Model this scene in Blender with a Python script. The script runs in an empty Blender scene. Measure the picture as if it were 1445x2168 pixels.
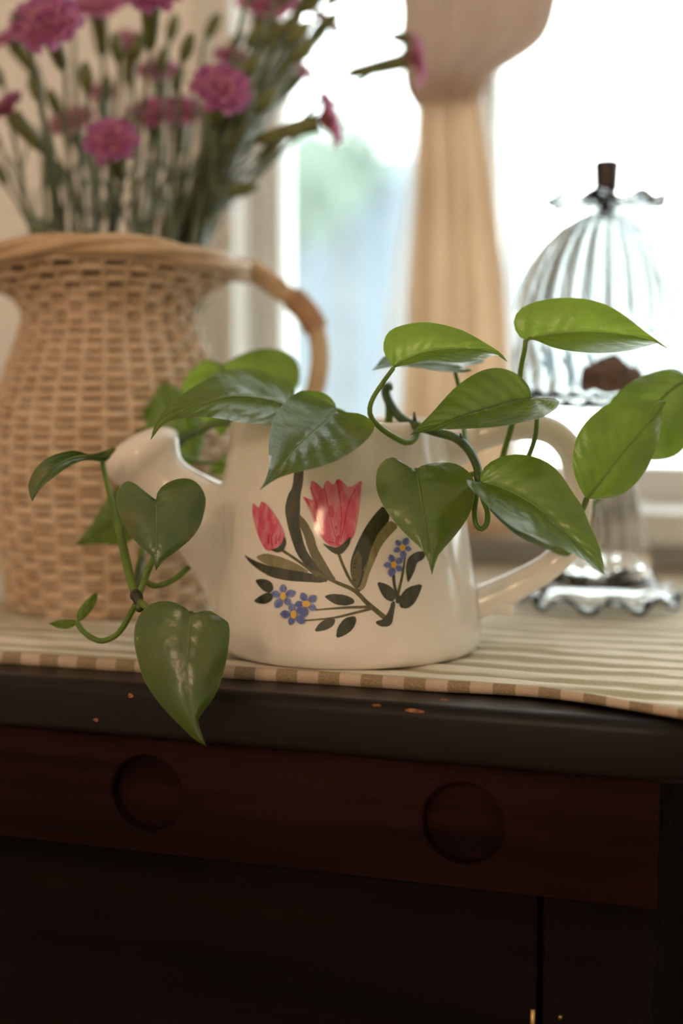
import bpy, bmesh, math, random
from mathutils import Vector, Matrix, noise
from mathutils.bvhtree import BVHTree
PI = math.pi
sc = bpy.context.scene
COL = sc.collection
RNG = random.Random(7)

# ------------------------------------------------------------------ camera
W, H, F = 1445.0, 2168.0, 3011.0
TOP = 0.760                      # height of the cloth surface above the floor
CAM_Z = TOP + 0.165
YAW, PITCH = math.radians(18.0), math.radians(5.39)
fwd = Vector((-math.sin(YAW) * math.cos(PITCH), math.cos(YAW) * math.cos(PITCH), -math.sin(PITCH)))
rgt = Vector((math.cos(YAW), math.sin(YAW), 0))
upv = rgt.cross(fwd)
CAM = Vector((0, 0, CAM_Z))
cd = bpy.data.cameras.new('camera')
cam = bpy.data.objects.new('camera', cd); COL.objects.link(cam)
cam.location = CAM
cam.rotation_euler = Matrix((rgt, upv, -fwd)).transposed().to_euler()
cd.sensor_fit = 'VERTICAL'; cd.sensor_height = 36.0; cd.lens = 36.0 * F / H
cd.clip_start = 0.05; cd.clip_end = 200
cd.dof.use_dof = True; cd.dof.focus_distance = 0.785; cd.dof.aperture_fstop = 2.2
sc.camera = cam

# ------------------------------------------------------------------ sky, lights, exposure
wd = bpy.data.worlds.new('sky'); sc.world = wd; wd.use_nodes = True
bg = wd.node_tree.nodes['Background']
bg.inputs[0].default_value = (0.93, 0.99, 1.0, 1); bg.inputs[1].default_value = 4.3
vs = sc.view_settings
vs.view_transform = 'Standard'; vs.look = 'None'; vs.gamma = 1; vs.use_curve_mapping = False; vs.exposure = 0.42
sc.cycles.use_denoising = True
sc.cycles.max_bounces = 14; sc.cycles.transparent_max_bounces = 16; sc.cycles.transmission_bounces = 12
sc.cycles.diffuse_bounces = 5; sc.cycles.sample_clamp_indirect = 6.0

def ray(px, py):
    return fwd + rgt * ((px - W / 2) / F) - upv * ((py - H / 2) / F)
def P(px, py, d):                # pixel + axial depth -> world point
    return CAM + ray(px, py) * d
def TZ(px, py, z):               # pixel ray on a horizontal plane
    r = ray(px, py); return CAM + r * ((z - CAM.z) / r.z)
def RY(px, py, y):               # pixel ray on a vertical plane parallel to the cabinet front
    r = ray(px, py); return CAM + r * (y / r.y)

WALL_Y = 1.27                    # inner face of the window wall
def portal(x0, x1, z0, z1, y, ry):
    l = bpy.data.lights.new('window_portal', 'AREA'); l.shape = 'RECTANGLE'; l.size = x1 - x0; l.size_y = z1 - z0
    l.cycles.is_portal = True
    o = bpy.data.objects.new('window_portal', l); COL.objects.link(o)
    o.location = ((x0 + x1) / 2, y, (z0 + z1) / 2); o.rotation_euler = (ry, 0, 0)

# ------------------------------------------------------------------ helpers
def wl(o):
    v = Vector((0, 0, 0))
    while o: v = v + o.location; o = o.parent
    return v
def tag(o, label=None, cat=None, group=None, kind=None):
    if label: o['label'] = label
    if cat: o['category'] = cat
    if group: o['group'] = group
    if kind: o['kind'] = kind
    return o
def empty(name, loc, label=None, cat=None, group=None, kind=None):
    o = bpy.data.objects.new(name, None); COL.objects.link(o); o.location = loc
    o.empty_display_size = 0.01
    return tag(o, label, cat, group, kind)
def obj(name, geo, mat, parent=None, smooth=True, bevel=0, origin=None):
    v, f = geo[0], geo[1]; uv = geo[2] if len(geo) > 2 else None
    off = wl(parent) if parent else (Vector(origin) if origin is not None else Vector((0, 0, 0)))
    me = bpy.data.meshes.new(name)
    me.from_pydata([tuple(Vector(p) - off) for p in v], [], f)
    if uv:
        L = me.uv_layers.new(name='uv')
        for lp in me.loops: L.data[lp.index].uv = uv[lp.vertex_index]
    me.materials.append(mat)
    if smooth: me.polygons.foreach_set('use_smooth', [True] * len(me.polygons))
    o = bpy.data.objects.new(name, me); COL.objects.link(o)
    if parent: o.parent = parent
    elif origin is not None: o.location = origin
    if bevel:
        b = o.modifiers.new('bevel', 'BEVEL'); b.width = bevel; b.segments = 3; b.limit_method = 'ANGLE'
    return o
def cat_geo(*gs):
    V, Fs, U = [], [], []; has = any(len(g) > 2 for g in gs)
    for g in gs:
        n = len(V); V += list(g[0]); Fs += [tuple(i + n for i in f) for f in g[1]]
        if has: U += list(g[2]) if len(g) > 2 else [(0, 0)] * len(g[0])
    return (V, Fs, U) if has else (V, Fs)
def box(x0, x1, y0, y1, z0, z1):
    v = [(x, y, z) for z in (z0, z1) for y in (y0, y1) for x in (x0, x1)]
    return v, [(0, 2, 3, 1), (4, 5, 7, 6), (0, 1, 5, 4), (2, 6, 7, 3), (0, 4, 6, 2), (1, 3, 7, 5)]
def spline(pts, n, closed=False):
    """Catmull-Rom through pts, resampled to n points of equal spacing"""
    m = len(pts); pts = [tuple(p) for p in pts]; k = len(pts[0]); dense = []
    segs = m if closed else m - 1
    for i in range(segs):
        if closed: a, b, c, d = pts[(i - 1) % m], pts[i], pts[(i + 1) % m], pts[(i + 2) % m]
        else: a, b, c, d = pts[max(i - 1, 0)], pts[i], pts[i + 1], pts[min(i + 2, m - 1)]
        for s in range(10):
            t = s / 10
            dense.append(tuple(.5 * (2 * b[j] + (c[j] - a[j]) * t + (2 * a[j] - 5 * b[j] + 4 * c[j] - d[j]) * t * t + (3 * b[j] - a[j] - 3 * c[j] + d[j]) * t ** 3) for j in range(k)))
    dense.append(pts[0] if closed else pts[-1])
    L = [0.0]
    for i in range(1, len(dense)): L.append(L[-1] + math.dist(dense[i][:3], dense[i - 1][:3]))
    out = []; j = 0; q = n if closed else n - 1
    for i in range(n):
        s = L[-1] * i / q
        while j < len(L) - 2 and L[j + 1] < s: j += 1
        t = (s - L[j]) / max(L[j + 1] - L[j], 1e-12)
        out.append(tuple(dense[j][c] + (dense[j + 1][c] - dense[j][c]) * t for c in range(k)))
    return out
def tube(pts, rad, sides=8, closed=False, caps=True, flat=1.0):
    pts = [Vector(p[:3]) for p in pts]; n = len(pts)
    if not isinstance(rad, (list, tuple)): rad = [rad] * n
    V, Fs, U = [], [], []; nrm = None
    for i in range(n):
        a = pts[i - 1] if (i or closed) else pts[i]; b = pts[(i + 1) % n] if (i < n - 1 or closed) else pts[i]
        t = (b - a).normalized()
        if nrm is None: nrm = t.orthogonal().normalized()
        else: nrm = (nrm - t * nrm.dot(t)).normalized()
        bn = t.cross(nrm)
        for k in range(sides):
            an = 2 * PI * k / sides
            V.append(pts[i] + nrm * (math.cos(an) * rad[i]) + bn * (math.sin(an) * rad[i] * flat)); U.append((i / max(n - 1, 1), k / sides))
    for i in range(n if closed else n - 1):
        for k in range(sides):
            a, b = i * sides + k, i * sides + (k + 1) % sides; j = (i + 1) % n
            Fs.append((a, b, j * sides + (k + 1) % sides, j * sides + k))
    if caps and not closed:
        Fs.append(tuple(reversed(range(sides)))); Fs.append(tuple((n - 1) * sides + k for k in range(sides)))
    return V, Fs, U
def lathe(prof, c, seg=48, fn=None, close_top=True, close_bot=True):
    """revolve (r, z) about vertical axis at c; fn(r, z, th, i) -> (r, z)"""
    V, Fs = [], []
    for i, (r, z) in enumerate(prof):
        for k in range(seg):
            th = 2 * PI * k / seg
            rr, zz = fn(r, z, th, i) if fn else (r, z)
            V.append((c[0] + rr * math.cos(th), c[1] + rr * math.sin(th), c[2] + zz))
    for i in range(len(prof) - 1):
        for k in range(seg):
            Fs.append((i * seg + k, i * seg + (k + 1) % seg, (i + 1) * seg + (k + 1) % seg, (i + 1) * seg + k))
    if close_bot: Fs.append(tuple(reversed(range(seg))))
    if close_top: Fs.append(tuple((len(prof) - 1) * seg + k for k in range(seg)))
    return V, Fs
def lerp(a, b, t): return a + (b - a) * t
def interp(tab, x):
    if x <= tab[0][0]: return tab[0][1:]
    for a, b in zip(tab, tab[1:]):
        if x <= b[0]:
            t = (x - a[0]) / (b[0] - a[0]); return tuple(lerp(p, q, t) for p, q in zip(a[1:], b[1:]))
    return tab[-1][1:]

# ------------------------------------------------------------------ materials
class NT:
    def __init__(s, name):
        s.m = bpy.data.materials.new(name); s.m.use_nodes = True; s.t = s.m.node_tree; s.n = s.t.nodes
        s.b = s.n['Principled BSDF']; s.out = s.n['Material Output']
    def add(s, kind, **kw):
        nd = s.n.new(kind)
        for k, v in kw.items():
            if k.startswith('i_'):
                key = k[2:]; key = int(key) if key.isdigit() else key.replace('_', ' ')
                s.set(nd.inputs[key], v)
            else: setattr(nd, k, v)
        return nd
    def set(s, sock, v):
        if isinstance(v, bpy.types.NodeSocket): s.t.links.new(v, sock)
        elif isinstance(v, (tuple, list)) and sock.type == 'RGBA' and len(v) == 3: sock.default_value = (*v, 1)
        else: sock.default_value = v
    def coord(s, which='Object'): return s.add('ShaderNodeTexCoord').outputs[which]
    def mapping(s, v, scale=(1, 1, 1), loc=(0, 0, 0), rot=(0, 0, 0)):
        return s.add('ShaderNodeMapping', i_Vector=v, i_Scale=scale, i_Location=loc, i_Rotation=rot).outputs[0]
    def noise(s, v, scale, detail=3, rough=.5):
        return s.add('ShaderNodeTexNoise', i_Vector=v, i_Scale=scale, i_Detail=detail, i_Roughness=rough).outputs[0]
    def math(s, op, a, b=0.0, c=None, clamp=False):
        nd = s.add('ShaderNodeMath', operation=op, use_clamp=clamp); s.set(nd.inputs[0], a); s.set(nd.inputs[1], b)
        if c is not None: s.set(nd.inputs[2], c)
        return nd.outputs[0]
    def ramp(s, fac, a, b, lo=0.0, hi=1.0):
        nd = s.add('ShaderNodeMapRange', i_Value=fac, interpolation_type='SMOOTHSTEP'); nd.inputs[1].default_value = lo; nd.inputs[2].default_value = hi
        nd.inputs[3].default_value = a; nd.inputs[4].default_value = b; return nd.outputs[0]
    def mix(s, fac, a, b, blend='MIX'):
        nd = s.add('ShaderNodeMix', data_type='RGBA', blend_type=blend)
        s.set(nd.inputs[0], fac); s.set(nd.inputs[6], a); s.set(nd.inputs[7], b); return nd.outputs[2]
    def bump(s, h, strength=.3, dist=.001):
        nd = s.add('ShaderNodeBump', i_Height=h); nd.inputs['Strength'].default_value = strength; nd.inputs['Distance'].default_value = dist; return nd.outputs[0]
    def p(s, **kw):
        for k, v in kw.items(): s.set(s.b.inputs[k.replace('_', ' ')], v)
        return s
    def mixsh(s, fac, a, b):
        nd = s.add('ShaderNodeMixShader'); s.set(nd.inputs[0], fac); s.t.links.new(a, nd.inputs[1]); s.t.links.new(b, nd.inputs[2]); return nd.outputs[0]
    def surf(s, sh): s.t.links.new(sh, s.out.inputs[0]); return s.m

def plain(name, col, rough=.6, var=.12, scale=30, bump=0, **kw):
    t = NT(name); c = t.coord(); n = t.noise(c, scale, 4)
    d = tuple(x * (1 - var * 1.5) for x in col); l = tuple(min(1, x * (1 + var)) for x in col)
    t.p(Base_Color=t.mix(t.ramp(n, 0, 1, .3, .7), d, l), Roughness=rough, **kw)
    if bump: t.p(Normal=t.bump(n, bump))
    return t.m
def fabric(name, colA, transl, transp=0.0, scale=900):
    t = NT(name); c = t.coord(); n = t.noise(c, 14, 3); w = t.noise(t.mapping(c, (1, 1, 3)), scale, 2)
    col = t.mix(t.ramp(n, 0, 1, .3, .7), tuple(x * .9 for x in colA), colA)
    t.p(Base_Color=col, Roughness=.9, Normal=t.bump(w, .15, .0005)); t.b.inputs['Specular IOR Level'].default_value = .1
    tr = t.add('ShaderNodeBsdfTranslucent', i_Color=col)
    sh = t.mixsh(transl, t.b.outputs[0], tr.outputs[0])
    if transp:
        tp = t.add('ShaderNodeBsdfTransparent', i_Color=(1, 1, 1)); sh = t.mixsh(transp, sh, tp.outputs[0])
    return t.surf(sh)

M = {}
M['wall'] = plain('wall_paint', (.92, .90, .86), .8, .04, 6, .05)
M['ceiling'] = plain('ceiling_paint', (.90, .88, .84), .85, .03, 6)
M['trim'] = plain('white_trim_paint', (.80, .80, .76), .4, .04, 12, .03)
M['floor'] = plain('floor_wood', (.20, .11, .06), .4, .2, 8, .05)
M['concrete'] = plain('pale_paving', (.62, .62, .60), .9, .06, 2)
M['siding'] = plain('blue_siding', (.165, .200, .232), .8, .05, 1.5)
M['roof'] = plain('grey_roof', (.17, .18, .19), .9, .1, 3)
M['bark'] = plain('bark', (.15, .165, .17), .9, .3, 12, .4)

def wood(name, c0, c1, rough, spec=.5):
    t = NT(name); c = t.coord(); m = t.mapping(c, (4, 60, 60))
    n = t.noise(m, 1.0, 6, .6); n2 = t.noise(t.mapping(c, (2.5, 20, 20)), 1.0, 3)
    col = t.mix(t.ramp(n2, 0, 1, .35, .65), c0, c1); col = t.mix(t.ramp(n, 0, .6, .4, .65), col, tuple(x * .45 for x in c0))
    t.p(Base_Color=col, Roughness=t.ramp(n, rough, rough + .15), Normal=t.bump(n, .12, .001)); t.b.inputs['Specular IOR Level'].default_value = spec
    return t.m
M['wood'] = wood('dark_red_wood', (.013, .0055, .005), (.027, .0092, .008), .5, .03)
M['wood_top'] = wood('dark_top_wood', (.008, .0062, .006), (.011, .0078, .007), .30, .22)
M['wood_low'] = wood('black_brown_wood', (.010, .008, .007), (.012, .0085, .008), .8, .0)
M['chip'] = plain('bare_wood_chip', (.30, .12, .05), .8, .4, 300)
M['black'] = plain('bore_dark', (.002, .002, .002), .9, .2, 50); M['black'].node_tree.nodes['Principled BSDF'].inputs['Specular IOR Level'].default_value = 0
M['brass'] = plain('aged_brass', (.42, .27, .10), .35, .2, 60, Metallic=.9)

# green and cream striped cloth: stripes run along the table edge (object y)
def cloth_mat(name, axis, period, soft):
    t = NT(name); c = t.coord(); sx = t.add('ShaderNodeSeparateXYZ', i_Vector=c)
    wob = t.noise(t.mapping(c, (16, 10, 1)), 1, 3)
    s = t.math('ADD', sx.outputs[axis], t.math('MULTIPLY', t.math('SUBTRACT', wob, .5), .014 if axis == 1 else .001))
    fr = t.math('FRACT', t.math('DIVIDE', s, period))
    tri = t.math('ABSOLUTE', t.math('SUBTRACT', fr, .5))
    md = .29 if axis == 1 else .25; k = t.ramp(tri, 0, 1, md - soft, md + soft)
    wv = t.noise(t.mapping(c, (1, 2.5, 1)), 900, 2)
    big = t.noise(c, 40, 3)
    olive = t.mix(t.ramp(wv, 0, 1, .35, .65), (.40, .355, .23), (.52, .465, .32))
    cream = t.mix(t.ramp(big, 0, 1, .3, .7), (.78, .705, .585), (.86, .79, .67))
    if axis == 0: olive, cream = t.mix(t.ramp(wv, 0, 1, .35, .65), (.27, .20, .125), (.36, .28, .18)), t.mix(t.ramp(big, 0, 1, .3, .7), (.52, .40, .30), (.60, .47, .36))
    hgt = t.math('ADD', t.math('MULTIPLY', wv, .35), t.math('MULTIPLY', big, .8))
    t.p(Base_Color=t.mix(k, cream, olive), Roughness=.92, Normal=t.bump(hgt, .8, .0016)); t.b.inputs['Specular IOR Level'].default_value = .1
    return t.m
M['cloth'] = cloth_mat('striped_linen', 1, .0250, .14)
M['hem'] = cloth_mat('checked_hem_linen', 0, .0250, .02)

def ceramic():
    t = NT('white_glaze'); c = t.coord(); n = t.noise(c, 25, 3)
    t.p(Base_Color=t.mix(t.ramp(n, 0, 1, .3, .7), (.80, .745, .67), (.85, .80, .73)), Roughness=.10, Normal=t.bump(t.noise(c, 60, 2), .04, .001))
    t.b.inputs['Specular IOR Level'].default_value = .5
    t.b.inputs['Subsurface Weight'].default_value = .15; t.b.inputs['Subsurface Radius'].default_value = (.012, .007, .004); t.b.inputs['Subsurface Scale'].default_value = .6
    return t.m
M['ceramic'] = ceramic()
def paint(name, a, b, streak=(220, 220, 60), lo=.35, hi=.65):
    t = NT(name); c = t.coord(); n = t.noise(t.mapping(c, streak), 1.0, 4, .6)
    t.p(Base_Color=t.mix(t.ramp(n, 0, 1, lo, hi), a, b), Roughness=.12); return t.m
M['pink'] = paint('pink_glaze', (.66, .075, .145), (.72, .25, .315))
M['crimson'] = paint('crimson_glaze', (.45, .012, .04), (.62, .06, .09))
M['dark_green'] = paint('dark_green_glaze', (.030, .036, .018), (.060, .062, .030))
M['mid_green'] = paint('mid_green_glaze', (.10, .095, .042), (.15, .135, .06))
M['light_green'] = paint('light_green_glaze', (.21, .185, .085), (.29, .25, .125))
M['stem_green'] = paint('stem_green_glaze', (.07, .075, .025), (.13, .12, .05))
M['blue'] = paint('blue_glaze', (.105, .14, .40), (.20, .255, .52))
M['blue_line'] = paint('blue_line_glaze', (.06, .075, .27), (.09, .11, .34))
M['yellow'] = paint('yellow_glaze', (.74, .44, .06), (.80, .54, .12))

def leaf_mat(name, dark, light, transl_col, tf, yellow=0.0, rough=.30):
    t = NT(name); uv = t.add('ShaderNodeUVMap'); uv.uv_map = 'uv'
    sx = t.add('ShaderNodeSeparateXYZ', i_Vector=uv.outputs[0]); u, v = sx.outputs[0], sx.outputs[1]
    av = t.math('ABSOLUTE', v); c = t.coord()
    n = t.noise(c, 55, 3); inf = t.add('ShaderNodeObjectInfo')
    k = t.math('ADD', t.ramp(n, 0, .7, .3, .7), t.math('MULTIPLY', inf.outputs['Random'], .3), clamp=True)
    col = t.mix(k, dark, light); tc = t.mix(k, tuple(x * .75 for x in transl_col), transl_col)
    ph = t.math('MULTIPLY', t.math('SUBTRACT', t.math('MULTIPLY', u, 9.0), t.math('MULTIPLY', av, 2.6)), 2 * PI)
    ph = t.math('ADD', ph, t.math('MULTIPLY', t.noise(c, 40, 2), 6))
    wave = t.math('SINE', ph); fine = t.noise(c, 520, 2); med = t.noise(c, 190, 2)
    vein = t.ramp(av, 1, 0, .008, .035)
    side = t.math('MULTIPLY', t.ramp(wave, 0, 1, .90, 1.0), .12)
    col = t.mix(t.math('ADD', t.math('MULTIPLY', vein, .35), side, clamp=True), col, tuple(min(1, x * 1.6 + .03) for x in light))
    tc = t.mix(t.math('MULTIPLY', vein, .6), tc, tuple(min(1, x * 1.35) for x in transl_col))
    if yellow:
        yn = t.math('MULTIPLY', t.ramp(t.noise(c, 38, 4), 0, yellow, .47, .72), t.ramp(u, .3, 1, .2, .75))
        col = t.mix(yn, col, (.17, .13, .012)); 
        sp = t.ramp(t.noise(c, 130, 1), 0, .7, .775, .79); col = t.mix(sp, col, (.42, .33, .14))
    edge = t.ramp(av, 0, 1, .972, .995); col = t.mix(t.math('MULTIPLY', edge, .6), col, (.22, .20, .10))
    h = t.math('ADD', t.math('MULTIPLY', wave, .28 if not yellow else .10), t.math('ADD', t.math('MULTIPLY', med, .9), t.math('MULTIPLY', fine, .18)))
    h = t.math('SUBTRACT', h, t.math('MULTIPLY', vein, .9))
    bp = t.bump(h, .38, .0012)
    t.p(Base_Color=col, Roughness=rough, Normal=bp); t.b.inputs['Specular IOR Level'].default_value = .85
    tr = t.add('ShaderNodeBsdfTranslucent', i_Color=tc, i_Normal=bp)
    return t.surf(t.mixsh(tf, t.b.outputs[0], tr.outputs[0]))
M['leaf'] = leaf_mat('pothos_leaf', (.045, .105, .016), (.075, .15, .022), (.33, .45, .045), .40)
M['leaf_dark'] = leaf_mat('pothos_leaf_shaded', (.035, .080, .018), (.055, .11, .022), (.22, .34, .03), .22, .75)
M['leaf_old'] = leaf_mat('pothos_leaf_mottled', (.045, .095, .016), (.075, .13, .020), (.25, .36, .03), .30, .6)
M['leaf_fresh_backlit'] = leaf_mat('pothos_leaf_young_backlit', (.07, .17, .014), (.10, .22, .02), (.37, .50, .04), .46)  # young shoots, plus larger leaves with backlight put into a brighter green
def stalk(name, a, b, tf=.25):
    t = NT(name); c = t.coord(); n = t.noise(t.mapping(c, (60, 60, 60)), 1, 3)
    col = t.mix(t.ramp(n, 0, 1, .35, .65), a, b); t.p(Base_Color=col, Roughness=.38)
    tr = t.add('ShaderNodeBsdfTranslucent', i_Color=tuple(min(1, x * 2) for x in b)); return t.surf(t.mixsh(tf, t.b.outputs[0], tr.outputs[0]))
M['petiole'] = stalk('petiole_green', (.12, .20, .03), (.19, .28, .05))
M['midrib'] = stalk('midrib_green', (.20, .27, .06), (.27, .34, .09), .5)
M['vine'] = stalk('vine_green', (.035, .085, .025), (.10, .16, .035), .1)
M['node'] = plain('brown_node', (.045, .040, .022), .6, .4, 300)
M['soil'] = plain('potting_soil', (.035, .024, .016), .95, .5, 250, .8)

def wicker(name, a, b):
    t = NT(name); c = t.coord(); n = t.noise(c, 45, 4); f = t.noise(t.mapping(c, (1, 1, 6)), 220, 2)
    col = t.mix(t.ramp(n, 0, 1, .3, .7), a, b); col = t.mix(t.ramp(f, 0, .35, .5, .75), col, tuple(x * .6 for x in a))
    t.p(Base_Color=col, Roughness=.55, Normal=t.bump(f, .3, .0006)); return t.m
M['wicker'] = wicker('whitewashed_wicker', (.56, .40, .25), (.68, .52, .36))
M['cane'] = wicker('natural_cane', (.50, .34, .19), (.60, .43, .27))
M['binding'] = wicker('brown_binding', (.42, .24, .13), (.50, .30, .17))
M['shade_liner'] = plain('wicker_shadow_liner', (.14, .09, .048), .9, .2, 60)

def petal_mat(name, base, edge, tcol):
    t = NT(name); uv = t.add('ShaderNodeUVMap'); uv.uv_map = 'uv'; sx = t.add('ShaderNodeSeparateXYZ', i_Vector=uv.outputs[0])
    n = t.noise(t.coord(), 160, 3)
    k = t.math('ADD', sx.outputs[0], t.math('MULTIPLY', t.math('SUBTRACT', n, .5), .5))
    col = t.mix(t.ramp(k, 0, 1, .68, 1.05), base, edge)
    t.p(Base_Color=col, Roughness=.6); t.b.inputs['Specular IOR Level'].default_value = .2
    tr = t.add('ShaderNodeBsdfTranslucent', i_Color=t.mix(.4, col, tcol)); return t.surf(t.mixsh(.55, t.b.outputs[0], tr.outputs[0]))
M['petal_deep'] = petal_mat('deep_pink_petal', (.80, .42, .50), (.40, .09, .36), (.92, .5, .66))
M['petal_mid'] = petal_mat('rose_petal', (.74, .38, .45), (.56, .18, .40), (.92, .52, .62))
M['petal_pale'] = petal_mat('pale_pink_petal', (.76, .50, .50), (.68, .32, .44), (.95, .65, .68))
M['flower_stem'] = stalk('carnation_green', (.115, .145, .085), (.19, .225, .13), .25)
M['calyx'] = stalk('calyx_green', (.13, .15, .05), (.21, .22, .08), .25)

def glass(name, col, rough=0.0, ior=1.45):
    t = NT(name); t.p(Base_Color=col, Roughness=rough, IOR=ior); t.b.inputs['Transmission Weight'].default_value = 1.0
    t.p(Normal=t.bump(t.noise(t.coord(), 70, 2), .03, .001)); return t.m
M['glass_foot'] = glass('bright_pressed_glass', (.96, .98, .975))
M['glass'] = glass('clear_pressed_glass', (.60, .625, .622))
def pane_mat():
    t = NT('window_glass'); gl = t.add('ShaderNodeBsdfGlossy', i_Color=(1, 1, 1), i_Roughness=.02)
    n = t.noise(t.coord(), 3, 2); t.set(gl.inputs['Normal'], t.bump(n, .02, .001))
    tp = t.add('ShaderNodeBsdfTransparent', i_Color=(.97, .99, .98)); fr = t.add('ShaderNodeFresnel'); fr.inputs[0].default_value = 1.45
    return t.surf(t.mixsh(t.math('MULTIPLY', fr.outputs[0], .8), tp.outputs[0], gl.outputs[0]))
M['pane'] = pane_mat()
M['finial'] = plain('dark_bronze', (.045, .035, .04), .45, .3, 200, Metallic=.3)
M['brown_lump'] = plain('brown_crust', (.40, .18, .13), .6, .4, 160, .4)
M['curtain'] = fabric('tan_curtain_cloth', (.80, .615, .42), .58)
M['curtain_pouf'] = fabric('tan_curtain_gather', (.66, .545, .47), .5)  # same curtain cloth, coloured darker where its layers dim the backlight
M['sheer'] = fabric('sheer_white_voile', (.90, .86, .82), .55, .40)
def crown_mat():
    t = NT('tree_leaves'); inf = t.noise(t.coord(), 2.2, 3); col = t.mix(t.ramp(inf, 0, 1, .3, .7), (.17, .22, .195), (.24, .295, .27))
    t.p(Base_Color=col, Roughness=.7); tr = t.add('ShaderNodeBsdfTranslucent', i_Color=(.3, .4, .28)); return t.surf(t.mixsh(.35, t.b.outputs[0], tr.outputs[0]))
M['crown'] = crown_mat()
def lamp_mat():
    t = NT('lamp_glow'); e = t.add('ShaderNodeEmission', i_Color=(1.0, .67, .41)); t.set(e.inputs[1], 27.0); return t.surf(e.outputs[0])
M['lamp'] = lamp_mat()

# ================================================================== the room
X0, X1, YB, ZC = -1.55, 1.25, -1.9, 2.45
WT = 0.12
jl = RY(500, 600, WALL_Y).x; wx1 = .75; wz0 = RY(1400, 1075, WALL_Y).z; wz1 = 2.30
def struct(name, geo, mat, label, **kw):
    return tag(obj(name, geo, mat, smooth=False, **kw), label, None, None, 'structure')
struct('floor', box(X0, X1, YB, WALL_Y + WT, -.06, 0), M['floor'], 'dark wooden floor of the room')
struct('ceiling', box(X0 - WT, X1 + WT, YB - WT, WALL_Y + WT, ZC, ZC + .06), M['ceiling'], 'pale ceiling of the room')
struct('wall_back', cat_geo(box(X0 - WT, jl, WALL_Y, WALL_Y + WT, 0, ZC), box(wx1, X1 + WT, WALL_Y, WALL_Y + WT, 0, ZC),
       box(jl, wx1, WALL_Y, WALL_Y + WT, 0, wz0), box(jl, wx1, WALL_Y, WALL_Y + WT, wz1, ZC)), M['wall'], 'cream painted wall around the window')
struct('wall_left', box(X0 - WT, X0, YB - WT, WALL_Y, 0, ZC), M['wall'], 'cream painted side wall left of the window')
struct('wall_right', box(X1, X1 + WT, YB - WT, WALL_Y, 0, ZC), M['wall'], 'cream painted side wall right of the window')
struct('wall_front', box(X0, X1, YB - WT, YB, 0, ZC), M['wall'], 'cream painted wall facing the window')
portal(jl, wx1, wz0, wz1, WALL_Y + WT + .01, -PI / 2)
# casing, sill
cw = abs(RY(430, 600, WALL_Y).x - jl)
struct('trim_1', cat_geo(box(jl - cw, jl + .004, WALL_Y - .018, WALL_Y + .001, wz0 - .02, wz1 + .07), box(jl - cw * .72, jl - cw * .5, WALL_Y - .026, WALL_Y - .01, wz0 - .02, wz1 + .07)),
       M['trim'], 'white moulded casing at the side of the window', bevel=.003)
struct('trim_2', box(jl - cw - .02, wx1 + .06, WALL_Y - .05, WALL_Y + WT, wz0 - .028, wz0 + .001), M['trim'], 'white window sill board behind the cabinet', bevel=.004)
mull = RY(960, 500, WALL_Y).x
def window(n, x0, x1, label):
    w = empty('window_%d' % n, ((x0 + x1) / 2, WALL_Y + .07, wz0), label, None, None, 'structure')
    fw = .028
    for nm, b in (('stile', box(x0, x0 + fw, WALL_Y + .045, WALL_Y + .085, wz0, wz1)), ('stile', box(x1 - fw, x1, WALL_Y + .045, WALL_Y + .085, wz0, wz1)),
                  ('rail', box(x0, x1, WALL_Y + .045, WALL_Y + .085, wz0, wz0 + .034)), ('rail', box(x0, x1, WALL_Y + .045, WALL_Y + .085, wz1 - .04, wz1))):
        obj(nm, b, M['trim'], w, smooth=False, bevel=.003)
    obj('pane', box(x0 + fw, x1 - fw, WALL_Y + .063, WALL_Y + .067, wz0 + .034, wz1 - .04), M['pane'], w, smooth=False)
window(1, jl, mull, 'white framed window left of the tied curtain')
window(2, mull, wx1, 'white framed window right of the tied curtain')

# ================================================================== outside
struct('ground', box(-9, 12, WALL_Y + .3, 30, -.75, -.7), M['concrete'], 'pale bright ground outside the window')
hs = empty('house', P(640, 900, 8.6) * 1.0, 'pale blue wall of a building beyond the left window', 'building')
hx0, hx1, hy = P(380, 700, 8.2).x, P(835, 700, 8.2).x, 8.0
htop = P(700, 390, 8.3).z
obj('wall', box(hx0, hx1, hy, hy + 4, -.7, htop), M['siding'], hs, smooth=False)
obj('roof', ([(hx0 - .2, hy - .25, htop), (hx1 + .0, hy - .25, htop), (hx1 + .0, hy + 4.2, htop), (hx0 - .2, hy + 4.2, htop), (hx0 - .2, hy + 2, htop + .5), (hx1 + .0, hy + 2, htop + .5)],
    [(0, 1, 5, 4), (2, 3, 4, 5), (0, 4, 3), (1, 2, 5), (0, 3, 2, 1)]), M['siding'], hs, smooth=False)
def tree(px, py, d, r, label, n=380):
    c = P(px, py, d); t = empty('tree', (c.x, c.y, -.7), label, 'tree', 'trees outside the window')
    obj('trunk', tube([(c.x, c.y, -.7), (c.x + .03, c.y, lerp(-.7, c.z, .5)), (c.x, c.y + .02, c.z)], [.09, .07, .04], 8), M['bark'], t)
    V, Fs = [], []
    for i in range(n):
        q = Vector((RNG.gauss(0, 1), RNG.gauss(0, 1), RNG.gauss(0, 1))).normalized() * r * RNG.random() ** .4; q.z *= .9
        a = Vector((RNG.gauss(0, 1), RNG.gauss(0, 1), RNG.gauss(0, 1))).normalized(); b = a.orthogonal().normalized(); s = r * .17
        k = len(V); V += [c + q - a * s, c + q + b * s * .45, c + q + a * s, c + q - b * s * .45]; Fs.append((k, k + 1, k + 2, k + 3))
    tag(obj('crown', (V, Fs), M['crown'], t, smooth=False), kind='stuff')
tree(600, 400, 6.6, .34, 'pale green leafy tree in front of the blue wall outside')
tree(720, 330, 7.4, .30, 'pale leafy tree rising over the blue wall outside')

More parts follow.
